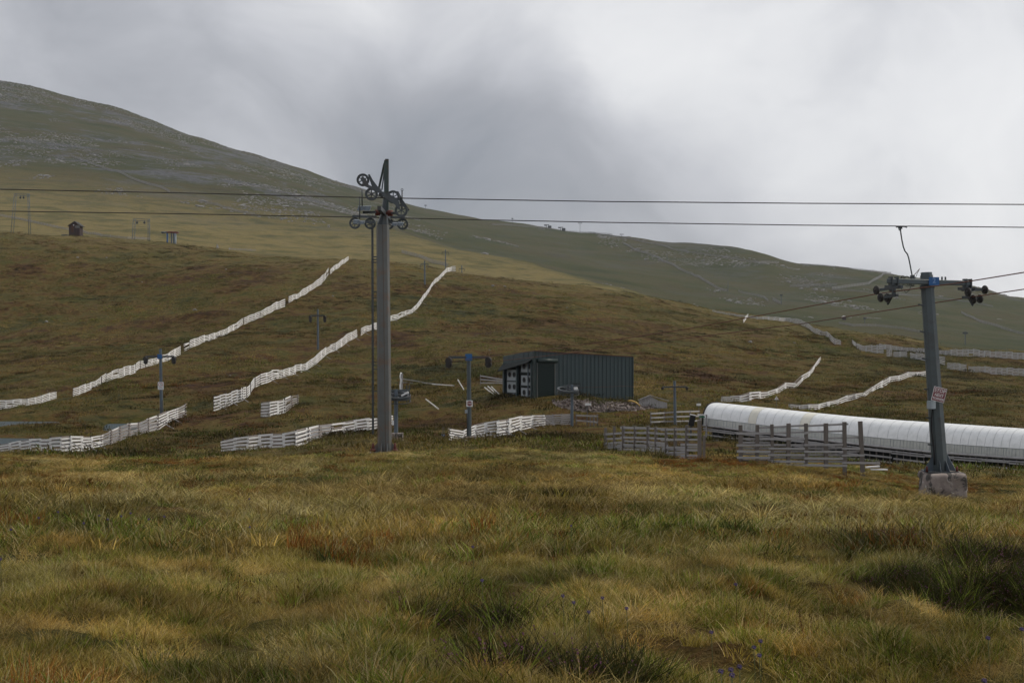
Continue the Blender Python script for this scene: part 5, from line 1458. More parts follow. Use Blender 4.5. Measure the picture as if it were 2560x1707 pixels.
# recessed doorway
d0, d1 = t_of(1275), t_of(1392)
zd = z_of(1330, 625)
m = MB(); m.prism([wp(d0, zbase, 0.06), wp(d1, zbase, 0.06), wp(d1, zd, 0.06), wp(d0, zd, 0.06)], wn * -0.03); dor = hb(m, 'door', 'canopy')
m = MB(); m.bar(wp(d0, zd, 0.08), wp(d1, zd, 0.08), 0.06, 0.09); m.bar(wp(d1, zbase, 0.08), wp(d1, zd, 0.08), 0.06, 0.09, wdir); m.bar(wp(d0, zbase, 0.08), wp(d0, zd, 0.08), 0.06, 0.09, wdir); hb(m, 'door_frame', 'cladding_dark', dor)
# left face: fascia, canopy, posts and rows of vent panels
def tl(x):
    u = (hpix(x, 0)[0] - CX) / FPX
    a = Vector((cN.x, cN.y)); d2 = Vector((ldir.x, ldir.y))
    return (u * a.y - a.x) / (d2.x - u * d2.y)
def zl_(x, y): p = lw(tl(x), 0); return (CY - hpix(x, y)[1]) / FPX * p.y
m = MB(); m.prism([lw(0, zl_(640, 300)), lw(ll, zl_(185, 330)), lw(ll, lz(ll)), lw(0, lz(0))], ln * -0.1); hb(m, 'fascia', 'cladding')
nf = 6
for i in range(nf):
    a, b = ll * i / nf, ll * (i + 0.9) / nf
    f = lambda t: zl_(640, 300) + (zl_(185, 330) - zl_(640, 300)) * t / ll
    m = MB(); m.prism([lw(a, f(a), 0.02), lw(b, f(b), 0.02), lw(b, lz(b) - 0.02, 0.02), lw(a, lz(a) - 0.02, 0.02)], ln * 0.03); hb(m, 'fascia_panel', 'cladding')
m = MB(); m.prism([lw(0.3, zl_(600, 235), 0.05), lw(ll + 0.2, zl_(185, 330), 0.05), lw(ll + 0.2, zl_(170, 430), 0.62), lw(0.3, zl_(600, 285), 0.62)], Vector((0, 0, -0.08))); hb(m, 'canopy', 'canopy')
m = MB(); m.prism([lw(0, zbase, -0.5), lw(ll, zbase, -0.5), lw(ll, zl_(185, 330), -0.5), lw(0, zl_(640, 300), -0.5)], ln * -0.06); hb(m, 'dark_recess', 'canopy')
for x in (190, 400, 640):
    t = tl(x); m = MB(); m.bar(lw(t, zbase, 0.0), lw(t, zl_(x, 300), 0.0), 0.22 if x != 640 else 0.35, 0.22, ldir); hb(m, 'pillar', 'cladding')
m = MB(); t = tl(575); m.bar(lw(t, zbase, 0.02), lw(t, zl_(575, 300), 0.02), 0.10, 0.10, ldir); hb(m, 'pillar', 'pole_blue')
for (x0, x1, ys) in ((215, 385, [(425, 555), (620, 745), (800, 900)]), (440, 625, [(300, 420), (520, 630), (720, 830)])):
    xm = (x0 + x1) / 2
    for (ya, yb2) in ys:
        dy = -(xm - 400) * 0.0
        # perspective tilt of the rows follows the face itself: level in the world
        z1, z0 = zl_(xm, ya - 20), zl_(xm, yb2 + 25)
        ta, tb_ = tl(x1), tl(x0)
        m = MB(); m.prism([lw(ta, z0, -0.18), lw(tb_, z0, -0.18), lw(tb_, z1, -0.18), lw(ta, z1, -0.18)], ln * -0.1); pn = hb(m, 'vent_panel', 'panel_white')
        m = MB(); m.bar(lw(ta, z0 - 0.06, -0.1), lw(tb_, z0 - 0.06, -0.1), 0.10, 0.10); hb(m, 'shelf_beam', 'cladding_dark')
        for f in (0.3, 0.72):
            c = lw(ta + (tb_ - ta) * f, (z0 + z1) / 2 + 0.05, -0.17)
            m = MB(); m.disc(c, ln, 0.25, 0.06, 18); hb(m, 'vent', 'black', pn)
            m = MB(); m.ring(c + ln * 0.03, ln, 0.29, 0.245, 0.05, 18); hb(m, 'vent_rim', 'galv', pn)
# gravel apron in front of the shed
def gravel():
    rs = np.random.RandomState(5)
    pts = []
    poly = [(1380, 1005), (1425, 999), (1500, 1005), (1590, 1010), (1640, 1019), (1590, 1027), (1510, 1030), (1440, 1029), (1398, 1018)]
    def inside(x, y):
        c = False; j = len(poly) - 1
        for i in range(len(poly)):
            if (poly[i][1] > y) != (poly[j][1] > y) and x < (poly[j][0] - poly[i][0]) * (y - poly[i][1]) / (poly[j][1] - poly[i][1]) + poly[i][0]: c = not c
            j = i
        return c
    W = [ground_hit(x, y, 100) for x, y in poly]
    # draped sheet
    n, mth = 40, 14
    V, F = [], []
    for i in range(n + 1):
        for j in range(mth + 1):
            x = 1360 + (1650 - 1360) * i / n; y = 997 + (1040 - 997) * j / mth
            q = ground_hit(x, y, 100); V.append((q.x, q.y, q.z + 0.03))
    for i in range(n):
        for j in range(mth):
            x = 1360 + 290 * (i + 0.5) / n; y = 997 + 43 * (j + 0.5) / mth
            if inside(x, y):
                a = i * (mth + 1) + j; F.append((a, a + 1, a + mth + 2, a + mth + 1))
    used = sorted({k for f in F for k in f}); rem = {k: i for i, k in enumerate(used)}
    me = bpy.data.meshes.new('gravel_apron'); me.from_pydata([V[k] for k in used], [], [tuple(rem[k] for k in f) for f in F]); me.materials.append(M['gravel'])
    tag(put('gravel_apron', me), 'bank of pinkish grey gravel in front of the green shed', kind='structure')
    mb = MB()
    k = 0
    while k < 2000:
        x = rs.uniform(1360, 1650); y = rs.uniform(998, 1040)
        if not inside(x, y): continue
        q = ground_hit(x, y, 100); s = 0.05 + 0.13 * rs.rand() ** 2.5
        p = [q + Vector((rs.normal(0, s), rs.normal(0, s), 0.02 + max(-0.3 * s, rs.normal(0.3, 0.5) * s))) for _ in range(5)]
        p[4].z += s * 0.9
        mb.add(p, [(0, 1, 4), (1, 2, 4), (2, 3, 4), (3, 0, 4)])
        k += 1
    o = mb.build('gravel', M['gravel'])
    tag(o, 'loose stones on the gravel bank below the shed', kind='stuff')
M['gravel'] = surf('pinkish gravel', (0.19, 0.155, 0.14), 0.9, 0, 0.45, 9.0, (0.34, 0.30, 0.28), 0.5, 5.0, 0.5)
gravel()
# grey board lean-to beside the shed
YL = 147.0
lt = thing('lean_to', on_ground(1618, YL), 'low grey board lean-to roof between the shed and the T pole', 'shed')
nbd = 16
for i in range(nbd):
    xa = 1598 + (1668 - 1598) * i / nbd; xb_ = 1598 + (1668 - 1598) * (i + 0.92) / nbd
    def yt(x): return 998 - 9 * max(0, 1 - abs(x - 1625) / 22) + (0 if x < 1625 else (x - 1625) * 0.18)
    a, b = on_ground(xa, YL, -0.2), on_ground(xb_, YL, -0.2)
    m = MB(); m.prism([a, b, P(xb_, yt(xb_), YL), P(xa, yt(xa), YL)], (0, 0.04, 0)); m.build('board', M['grey_board'], lt, world=True)
m = MB(); m.bar(P(1595, 1000, YL) + Vector((0, -0.1, 0)), P(1625, 988, YL) + Vector((0, -0.1, 0)), 0.3, 0.06); m.bar(P(1625, 988, YL) + Vector((0, -0.1, 0)), P(1672, 1002, YL) + Vector((0, -0.1, 0)), 0.3, 0.06); m.build('roof_edge', M['grey_board'], lt, world=True)
# yellow pipe, small white box on a stake
m = MB(); yp = [ground_hit(x, y, 100) + Vector((0, 0, h)) for x, y, h in ((1571, 1008, 0.28), (1580, 1008, 0.24), (1590, 1011, 0.2), (1597, 1015, 0.12), (1602, 1018, 0.08))]
r0 = yp[0].copy(); m.tube([p - r0 for p in yp], 0.10, 8); o = m.build('yellow_pipe', M['yellow']); o.location = r0; tag(o, 'curved yellow pipe lying at the right corner of the green shed', 'pipe')
def stake_box(label, x, y0, y1, bx, by, bw, bh, mat='white', Y=None, name='marker_box'):
    q = ground_hit(x, y1, 62) if Y is None else on_ground(x, Y)
    r = thing(name, q, label, 'marker', 'small markers')
    m = MB(); m.bar(q - Vector((0, 0, 0.2)), P(x, y0, q.y), 0.05, 0.05, (0, 1, 0)); m.build('stake', M['galv'], r, world=True)
    s = q.y / FPX
    m = MB(); m.box(P(bx, by, q.y) + Vector((0, -0.08, 0)), (bw * s, 0.1, bh * s)); m.build('box', M[mat], r, world=True)
    return r
stake_box('small white box on a thin stake in front of the gravel', 1469, 1010, 1063, 1470, 1010.5, 15, 5.5)
stake_box('small white notice on a post left of the tunnel mouth', 1747, 1003, 1030, 1746.5, 1011, 11, 5.5, name='notice_post')
# triangle warning sign above the tunnel
q = ground_hit(1941, 1017, 62); s = q.y / FPX
tri = thing('warning_sign', q, 'white triangular warning sign on a thin post above the tunnel', 'sign')
m = MB(); m.bar(q - Vector((0, 0, 0.4)), P(1941, 998, q.y), 0.05, 0.05, (0, 1, 0)); m.build('post', M['galv'], tri, world=True)
m = MB(); c = P(1941, 995, q.y) + Vector((0, -0.06, 0)); m.prism([c + Vector((-5.2*s, 0, -3.8*s)), c + Vector((5.2*s, 0, -3.8*s)), c + Vector((0, 0, 5.2*s))], (0, 0.02, 0)); m.build('plate', M['white'], tri, world=True)
m = MB(); m.bar(c + Vector((0, -0.005, -2.2*s)), c + Vector((0, -0.005, 2.2*s)), 0.006, 1.0*s, (1, 0, 0)); m.build('symbol', M['sign_ring'], tri, world=True)

# ------------------------------------------------------------------ white conveyor tunnel
tun = thing('conveyor_tunnel', on_ground(1760, 103, 0), 'long white translucent arched tunnel running off the right edge', 'tunnel')
def tp(mb, name, mat, parent=None): return mb.build(name, M[mat], parent or tun, world=True)
# axis from the mouth (left) to beyond the right edge: (x, deck edge y, crown y, distance)
prof_t = [(x_ - 33, a_, b_, c_) for x_, a_, b_, c_ in [(1790, 1063, 1008, 105.0), (1900, 1077, 1019, 102.0), (2000, 1090, 1030, 99.0), (2120, 1104, 1042, 95.0), (2240, 1117, 1052, 92.0), (2360, 1130, 1060, 89.0), (2460, 1137, 1067, 86.5), (2560, 1144, 1074, 84.0), (2700, 1153, 1081, 81.0), (2900, 1166, 1094, 77.0)]]
def tun_at(s):
    """interpolated deck point and height at path parameter s"""
    i = min(int(s), len(prof_t) - 2); f = s - i
    a, b = prof_t[i], prof_t[i + 1]
    x, yd, yc, Y = [a[k] * (1 - f) + b[k] * f for k in range(4)]
    d_ = P(x, yd, Y); c = P(x, yc, Y)
    return d_, c.z - d_.z
NS = 110
dirv = (P(2560, 1144, 84) - P(1790, 1063, 105)); dirv.z = 0; dirv.normalize()
back = Vector((-dirv.y, dirv.x, 0));  back = back if back.y > 0 else -back
Wt = 2.5
def arch(s, a, o=0.0):
    """point on the arch: a from 0 (front foot) to 1 (rear foot)"""
    d_, h = tun_at(s)
    th = math.pi * a
    x = -math.cos(th); z = math.sin(th)
    x = math.copysign(abs(x) ** 0.8, x); z = z ** 0.75
    return d_ + back * (Wt / 2 + x * (Wt / 2 + o)) + Vector((0, 0, z * (h + o)))
NA = 16
sheets = 44
for i in range(sheets):
    s0 = (len(prof_t) - 1) * i / sheets; s1 = (len(prof_t) - 1) * (i + 1) / sheets
    cream = i in (5, 11)
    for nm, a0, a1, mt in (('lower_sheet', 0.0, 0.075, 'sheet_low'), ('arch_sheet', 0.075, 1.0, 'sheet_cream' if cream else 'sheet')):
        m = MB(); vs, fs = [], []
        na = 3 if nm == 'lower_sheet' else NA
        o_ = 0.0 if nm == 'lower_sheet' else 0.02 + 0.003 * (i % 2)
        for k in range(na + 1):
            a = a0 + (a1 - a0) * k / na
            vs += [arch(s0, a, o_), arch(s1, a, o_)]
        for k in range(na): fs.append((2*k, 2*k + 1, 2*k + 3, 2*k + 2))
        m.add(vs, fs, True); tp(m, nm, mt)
    m = MB(); m.tube([arch(s0, 0.5 * k / 8 + 0.0, 0.03) for k in range(9)], 0.008, 4); tp(m, 'hoop', 'hoop')
    if i % 1 == 0:
        for f in (0.33, 0.66):
            s_ = s0 + (s1 - s0) * f
            m = MB(); m.tube([arch(s_, 0.075 * k / 2, 0.02) for k in range(3)], 0.010, 4); tp(m, 'lower_rib', 'box_grey')
# band rails along the arch
for a in (0.075,):
    m = MB(); m.tube([arch((len(prof_t) - 1) * i / 60, a, 0.035) for i in range(61)], 0.010, 4); tp(m, 'arch_rail', 'hoop')
# deck edge, legs and planks
for dz, w in ((0.0, 0.16), (-0.2, 0.10)):
    m = MB(); m.tube([arch((len(prof_t) - 1) * i / 60, 0.0) + Vector((0, -0.1, dz)) for i in range(61)], w / 2, 4); tp(m, 'deck_edge', 'grey_board')
m = MB()
for i in range(61):
    pass
m = MB(); vs, fs = [], []
for i in range(61):
    p = arch((len(prof_t) - 1) * i / 60, 0.0); vs += [p, p + back * Wt]
for i in range(60): fs.append((2*i, 2*i + 2, 2*i + 3, 2*i + 1))
m.add(vs, fs); tp(m, 'deck', 'canopy')
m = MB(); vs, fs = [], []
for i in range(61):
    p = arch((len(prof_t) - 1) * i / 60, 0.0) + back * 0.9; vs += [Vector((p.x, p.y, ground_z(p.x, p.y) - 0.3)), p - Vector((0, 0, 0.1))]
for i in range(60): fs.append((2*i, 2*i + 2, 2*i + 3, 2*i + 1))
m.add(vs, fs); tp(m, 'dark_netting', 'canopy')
nl = 64
for i in range(nl):
    p = arch((len(prof_t) - 1) * (i + 0.5) / nl, 0.0) + Vector((0, -0.02, -0.1)); gq = Vector((p.x, p.y, ground_z(p.x, p.y) - 0.2))
    m = MB(); m.bar(gq, p, 0.09 if i % 3 == 0 else 0.05, 0.09 if i % 3 == 0 else 0.05, (0, 1, 0)); tp(m, 'leg', 'post_pale')
npk = 13
for i in range(npk):
    for r, dz in enumerate((-0.32, -0.66, -0.98)):
        sa = (len(prof_t) - 1) * (i + 0.02 + 0.06 * (r % 2)) / npk; sb_ = (len(prof_t) - 1) * (i + 1.02) / npk
        a = arch(sa, 0.0) + Vector((0, -0.16 - 0.02 * (i % 2), dz + 0.05 * (i % 2))); b = arch(sb_, 0.0) + Vector((0, -0.16 - 0.02 * (i % 2), dz + 0.05 * (i % 2)))
        stick('side_plank', 'grey_board', a, b, 0.04, 0.10, tun)
# mouth: end frame
m = MB(); m.tube([arch(0.0, k / 16.0, 0.03) for k in range(17)], 0.06, 6); tp(m, 'mouth_hoop', 'black')
m = MB(); vs = [arch(0.02, k / 16.0, -0.02) for k in range(17)]; m.add(vs, [tuple(range(17))]); tp(m, 'mouth_curtain', 'canopy')
for x in (1752, 1766):
    a = on_ground(x, 104.5, -0.1); m = MB(); m.bar(a, P(x, 1036, 104.5), 0.10, 0.10, (0, 1, 0)); tp(m, 'mouth_post', 'grey_board')
m = MB(); m.bar(P(1744, 1036, 103.8), P(1764, 1037, 103.8), 0.08, 0.08); tp(m, 'mouth_rail', 'white')
m = MB(); m.box(P(1756, 1041, 104.2), (0.40, 0.05, 0.09)) if False else m.box(P(1755, 1041.5, 103.4), (0.42, 0.03, 0.11)); tp(m, 'green_name_board', 'green_sign')
# black inclined box in front of the mouth
pb = thing('control_box', on_ground(1730, 104), 'dark tilted box with white cap beside the tunnel mouth', 'box')
m = MB(); a = P(1727, 1064, 104); b = P(1732.5, 1038, 104); m.bar(a, b, 0.40, 0.38, (1, 0, 0.2)); o = m.build('body', M['black'], pb, world=True)
m = MB(); m.bar(b, b + (b - a).normalized() * 0.06, 0.44, 0.40, (1, 0, 0.2)); m.build('cap', M['white'], pb, world=True)
m = MB(); m.bar(Vector((a.x, a.y, ground_z(a.x, a.y) - 0.1)), a, 0.12, 0.12, (0, 1, 0)); m.build('stand', M['steel_dark'], pb, world=True)

# ------------------------------------------------------------------ things on the crest at far left
zl = (0, 150, 3.136)
def zp(x, y): return (zl[0] + x / zl[2], zl[1] + y / zl[2])
def gantry(label, legs, top_y, foot_y, bar_y, Y, wheels):
    (xa0, xa1), (xb0, xb1) = legs
    q = on_ground(zp(xa0, 0)[0], Y)
    r = thing('lattice_gantry', q, label, 'lift gantry', 'lattice gantries')
    f = lambda x, y: P(*zp(x, y), Y)
    for (x0, x1, dx) in ((xa0, xa1, 22), (xb0, xb1, 16)):
        m = MB()
        bot0, bot1 = f(x0, foot_y), f(x0 + dx, foot_y); t0_, t1_ = f(x1, top_y), f(x1 + dx * 0.8, top_y)
        bot0.z = min(bot0.z, ground_z(bot0.x, Y)) - 0.3; bot1.z = min(bot1.z, ground_z(bot1.x, Y)) - 0.3
        m.tube([bot0, t0_], 0.10, 5); m.tube([bot1, t1_], 0.10, 5)
        n = 9
        for k in range(n):
            a = bot0.lerp(t0_, k / n); b = bot1.lerp(t1_, (k + 1) / n)
            if k % 2: a, b = bot1.lerp(t1_, k / n), bot0.lerp(t0_, (k + 1) / n)
            m.tube([a, b], 0.06, 4)
        m.build('lattice_leg', M['pole_blue'], r, world=True)
    m = MB(); a, b = f(xa1, bar_y), f(xb1 + 16, bar_y + 8); m.bar(a, b, 0.25, 0.18); m.bar(a + Vector((0, 0, 0.7)), b + Vector((0, 0, 0.7)), 0.2, 0.15); m.build('cross_beam', M['pole_blue'], r, world=True)
    for x in wheels:
        m = MB(); m.disc(f(x, bar_y + 18), (0.3, 1, 0), 0.45, 0.2, 12); m.bar(f(x, bar_y + 18), f(x, bar_y), 0.2, 0.2, (0, 1, 0)); m.build('sheave_wheel', M['steel_dark'], r, world=True)
gantry('tall lattice lift gantry at the left edge above the crest', ((78, 112), (228, 216)), 1045, 1238, 1062, 560, [160, 185])
gantry('smaller lattice lift gantry between the maroon hut and blue wheel station', ((1030, 1045), (1160, 1160)), 1245, 1400, 1258, 520, [1075, 1132])
# maroon hut
YH = 470.0
def f(x, y, d=0.0): return P(*zp(x, y), YH) + Vector((0, d, 0))
hq = on_ground(zp(585, 0)[0], YH)
hut = thing('maroon_hut', hq, 'small maroon wooden hut on the crest at far left', 'hut')
a0, a1, b0, b1 = f(540, 1375), f(625, 1375), f(540, 1300), f(625, 1300)
w = (a1 - a0).length
npl = 9
for i in range(npl):
    x0_, x1_ = a0.x + w * i / npl, a0.x + w * (i + 0.93) / npl
    zt_ = lambda x: b0.z + (f(585, 1270).z - b0.z) * (1 - abs(x - (a0.x + a1.x) / 2) / (w / 2))
    m = MB(); m.prism([Vector((x0_, YH, hq.z - 0.8)), Vector((x1_, YH, hq.z - 0.8)), Vector((x1_, YH, zt_(x1_))), Vector((x0_, YH, zt_(x0_)))], (0, 0.1, 0)); m.build('board', M['shed_red'], hut, world=True)
m = MB(); m.box(Vector(((a0.x + a1.x) / 2, YH + 1.9, (hq.z - 0.8 + b0.z) / 2)), (w - 0.1, 3.5, b0.z - hq.z + 0.8)); m.build('wall', M['shed_red'], hut, world=True)
pk, el, er = f(585, 1268, -0.3), f(532, 1303, -0.3), f(636, 1305, -0.3)
m = MB(); m.prism([el, pk, pk + Vector((0, 0, 0.16)), el + Vector((0, 0, 0.16))], (0, 4.6, 0)); m.build('roof_slope', M['shed_roof'], hut, world=True)
m = MB(); m.prism([pk, er, er + Vector((0, 0, 0.16)), pk + Vector((0, 0, 0.16))], (0, 4.6, 0)); m.build('roof_slope', M['shed_roof'], hut, world=True)
m = MB(); m.box(f(607, 1308, -0.05), (1.5, 0.1, 0.8)); m.build('window', M['galv'], hut, world=True)
m = MB(); m.box(f(567, 1325, -0.05), (0.9, 0.1, 2.2)); dr = m.build('door', M['rust'], hut, world=True)
m = MB(); m.box(f(578, 1295, -0.12), (0.25, 0.1, 0.3)); m.build('lamp', M['white'], hut, world=True)
bq = f(510, 1340); tk = thing('grey_tank', on_ground(zp(510, 0)[0], YH), 'low blue grey tank box beside the maroon hut', 'tank')
m = MB(); m.box(Vector((bq.x, YH, tk.location.z + 0.5)), (1.9, 1.4, 1.9)); o = m.build('body', M['pole_blue'], tk, world=True); bevel(o, 0.08)
m = MB(); m.box(Vector((bq.x, YH, tk.location.z + 1.5)), (2.0, 1.5, 0.12)); m.build('lid', M['galv_dark'], tk, world=True)
# blue wheel station
YW = 455.0
def f(x, y, d=0.0): return P(*zp(x, y), YW) + Vector((0, d, 0))
ws = thing('wheel_station', on_ground(zp(1350, 0)[0], YW), 'blue drive station with red return wheel on the crest', 'lift station')
def wsb(mb, n_, mt): return mb.build(n_, M[mt], ws, world=True)
gzw = ws.location.z - 0.6
for x in (1312, 1345, 1362):
    c = f(x, 1355); m = MB(); m.bar(Vector((c.x, YW, gzw)), c, 0.45 if x == 1312 else 0.3, 0.4, (1, 0, 0)); wsb(m, 'leg', 'blue' if x == 1312 else 'pole_blue')
c = f(1375, 1385); m = MB(); m.tube([Vector((c.x, YW, gzw)), f(1375, 1360)], 0.35, 10); wsb(m, 'drum', 'box_grey')
m = MB(); c = f(1355, 1352); m.ring(c, (0.05, -0.12, 1), 1.9, 1.55, 0.45, 26); m.disc(c, (0.05, -0.12, 1), 0.4, 0.6, 10); m.bar(c - Vector((1.7, 0, 0)), c + Vector((1.7, 0, 0)), 0.3, 0.2); wsb(m, 'return_wheel', 'red')
m = MB(); m.bar(f(1270, 1356), f(1320, 1352), 0.6, 0.5); m.disc(f(1280, 1352), (0, 0, 1), 0.7, 0.4, 12); wsb(m, 'drive_arm', 'pole_blue')
c = f(1385, 1410); m = MB(); m.box(Vector((c.x, YW - 0.5, gzw + 0.7)), (0.7, 0.5, 0.3)); wsb(m, 'white_box', 'white')
# poles and hut on the far skyline
def sky_pole(label, x, yb_, yt, arm=0, Y=None, w=0.35):
    q = ground_hit(x, yb_, 600)
    r = thing('distant_pylon', q, label, 'pylon', 'pylons on the skyline')
    top = P(x, yt, q.y)
    m = MB(); m.bar(q - Vector((0, 0, 2)), top, w, w, (0, 1, 0)); m.build('mast', M['pole_blue'], r, world=True)
    if arm:
        s = q.y / FPX
        m = MB(); m.bar(top + Vector((-arm * s, 0, -1.2)), top + Vector((arm * s, 0, -1.2)), w, w); m.build('cross_arm', M['pole_blue'], r, world=True)
        for e in (-1, 1):
            m = MB(); m.box(top + Vector((e * arm * s * 0.85, 0, -0.9)), (1.2, 0.6, 0.9)); m.build('sheave_block', M['galv_dark'], r, world=True)
    return r
sky_pole('lone pylon on the skyline right of the tall tower head', 1064, 526, 512, 2.0)
sky_pole('thin pylon on the skyline where the lower rope crosses it', 1281, 561, 545, 1.5)
sky_pole('tallest skyline pylon right of the far top station', 1450, 580, 556, 4.0)
sky_pole('gantry topped pylon lower on the far hill brow', 1554, 590, 584, 4.0)
sky_pole('slim far pylon beside the winding grey fence', 1668, 654, 632, 0)
sky_pole('slim far pylon at the lower end of the winding fence', 1820, 730, 703, 0)
sky_pole('slim far pylon beside the pale fence stub in the valley', 1953, 762, 735, 2)
sky_pole('far pylon in the valley left of the leaning tower', 2162, 810, 792, 2.0)
sky_pole('far pylon in the valley right of the leaning tower', 2413, 862, 828, 4.0)
def sky_station(label, x, y, name='top_station'):
    q = ground_hit(x, y, 600); s = q.y / FPX
    r = thing(name, q, label, 'lift station')
    m = MB(); m.box(q + Vector((4*s, 0, 3*s)), (9*s, 6*s, 7*s)); m.build('cabin', M['steel_dark'], r, world=True)
    m = MB(); m.bar(q + Vector((-4*s, 0, -1*s)), q + Vector((-4*s, 0, 8*s)), 1.2*s, 1.2*s, (0, 1, 0)); m.build('leg', M['steel_dark'], r, world=True)
    m = MB(); m.bar(q + Vector((-10*s, 0, 8.5*s)), q + Vector((3*s, 0, 8.5*s)), 2*s, 1.6*s); m.build('drive_beam', M['steel_dark'], r, world=True)
    m = MB(); m.disc(q + Vector((-6*s, 0, 7*s)), (0, 0, 1), 3.5*s, 1.0*s, 14); m.build('bull_wheel', M['steel_dark'], r, world=True)
sky_station('far top station hut with overhead beam on the skyline', 1370, 571)
sky_station('second smaller far station on the skyline right of the first', 1405, 577)
q = ground_hit(2110, 800, 600); s = q.y / FPX
r = thing('red_valley_hut', q, 'tiny dark red hut low in the hazy valley', 'hut')
m = MB(); m.box(q + Vector((0, 0, 4*s)), (9*s, 6*s, 8*s)); m.build('wall', M['shed_red'], r, world=True)
m = MB(); m.prism([q + Vector((-6*s, -4*s, 8*s)), q + Vector((6*s, -4*s, 8*s)), q + Vector((0, -4*s, 11*s))], (0, 8*s, 0)); m.build('roof', M['white'], r, world=True)

# ------------------------------------------------------------------ broken fence debris on the slope
zd_ = (860, 930, 7.127)
def dbq(x, y, lift=0.0):
    q = ground_hit(zd_[0] + x / zd_[2], zd_[1] + y / zd_[2], 62); return q
stump = ground_hit(1002, 980, 62); YD = stump.y
db = thing('broken_fence_post', stump, 'upright splintered pale post of a wrecked fence right of the tall tower', 'post')
s = YD / FPX
m = MB(); m.tube([P(1002.5, 982, YD), P(1001, 965, YD), P(1003, 950, YD), P(1000.5, 940, YD), P(1003, 931, YD)], 0.16, 5, 0.10); m.build('splintered_edge', M['white_board'], db, world=True)
m = MB(); m.bar(P(1004.5, 976, YD), P(1005, 933, YD), 0.14, 0.22, (1, 0, 0)); m.build('post', M['grey_board'], db, world=True)
rails_db = [((1006, 947), (1056, 956), 'upper fallen grey rail reaching right from the splintered post'), ((1056, 956), (1100, 962), 'fallen grey rail end lying further right of the splintered post'),
            ((1006, 956), (1032, 958), 'short fallen grey rail beside the splintered post'), ((1080, 960), (1136, 965), 'pale fallen rail lying right of the wreckage'),
            ((1064, 997), (1097, 1024), 'white plank lying slanted on the brown slope'), ((1144, 948), (1160, 976), 'leaning pale plank left of the stop sign pole'),
            ((1211, 968), (1233, 986), 'leaning pale plank nearest the shed, left one of three'), ((1219, 965), (1240, 985), 'leaning pale plank in the middle of three by the shed'), ((1228, 966), (1247, 986), 'leaning pale plank, right one of three by the shed')]
for (p0, p1, lab) in rails_db:
    lo = p0 if p0[1] > p1[1] else p1; hi = p1 if lo is p0 else p0
    q = ground_hit(lo[0], lo[1], 62)
    a = q + Vector((0, 0, 0.05)); b = P(hi[0], hi[1], q.y + 0.3); gh = ground_z(b.x, b.y)
    if b.z < gh: b = ground_hit(hi[0], hi[1], 62) + Vector((0, 0, 0.1))
    r = thing('fallen_rail', a, lab, 'plank', 'fallen fence rails')
    stick('rail', 'white_board' if 'white' in lab or 'pale' in lab else 'grey_board', a, b, 0.08, 0.10, r)
# pale blue stake left of the mid fence
q = ground_hit(1108, 1094, 62)
bs = thing('blue_stakes', q, 'pair of thin pale stakes with a blue crosspiece left of the white fence', 'stakes')
for dx in (-2, 2):
    m = MB(); m.bar(q + Vector((dx * q.y / FPX, 0, -0.1)), P(1108 + dx, 1067, q.y), 0.05, 0.05, (0, 1, 0)); m.build('stake', M['galv'], bs, world=True)
m = MB(); m.bar(P(1103, 1086, q.y), P(1112, 1089, q.y), 0.08, 0.12); m.build('crosspiece', M['blue_pale'], bs, world=True)

# ------------------------------------------------------------------ boulders
def boulder_mesh(seed):
    bm = bmesh.new(); bmesh.ops.create_icosphere(bm, subdivisions=2, radius=1.0)
    for v in bm.verts:
        p = v.co; k = 1 + 0.55 * float(vnoise(np.array([p.x * 1.3 + seed * 9]), np.array([p.y * 1.3 + p.z * 1.7 + seed]), seed)[0])
        v.co = Vector((p.x * k * 1.2, p.y * k, p.z * k * 0.7))
    me = bpy.data.meshes.new('boulder'); bm.to_mesh(me); bm.free(); me.materials.append(M['rock'])
    return me
M['rock'] = surf('lichened granite', (0.22, 0.215, 0.21), 0.9, 0, 0.35, 2.0, (0.09, 0.09, 0.085), 0.6, 1.5, 0.4)
BM_ = [boulder_mesh(k) for k in range(4)]
BLAB = ['pale boulder below the maroon hut, left of two side by side', 'pale boulder below the maroon hut, right of two side by side', 'largest grey boulder on the slope left of the long fences',
        'grey boulder near the left edge on the brown slope', 'tiny pale stone just under the crest below the maroon hut', 'small grey stone alone on the upper left slope',
        'grey boulder right of the steep fence, left of two', 'grey boulder right of the steep fence, right of two', 'small pale stone near the crest left of the left fence line',
        'small pale stone on the crest nearest the left fence line top', 'small stone mid slope above the green shed roof, left one', 'small stone mid slope above the green shed roof, right one',
        'widest grey boulder on the right half of the near hill', 'pale stones clump right of the widest boulder', 'small stone on the slope above and right of the shed',
        'small stone just above the shed roof corner', 'grey stone between the two long fence lines near the slim pole', 'pale stone on the brown slope above the wavy fence foot',
        'small stone right of the tall tower, level with the steep fence']
spots = [(194, 645, 7), (266, 645, 6), (487, 776, 11), (116, 805, 9), (220, 630, 3), (355, 706, 4), (1232, 716, 9), (1262, 717, 7), (565, 674, 5), (640, 674, 5), (1310, 778, 4), (1418, 770, 5), (1876, 856, 12), (1986, 858, 6), (1712, 800, 4), (1224, 876, 5), (832, 741, 6), (575, 940, 6), (1108, 778, 4)]
for i, (x, y, w) in enumerate(spots):
    q = ground_hit(x, y, 62); s = q.y / FPX * w / 2.2
    o = put('boulder', BM_[i % 4]); o.location = q + Vector((0, 0, 0.15 * s)); o.scale = (s, s, s); o.rotation_euler = (0, 0, i * 1.7)
    tag(o, BLAB[i], 'boulder', 'boulders on the near hill')
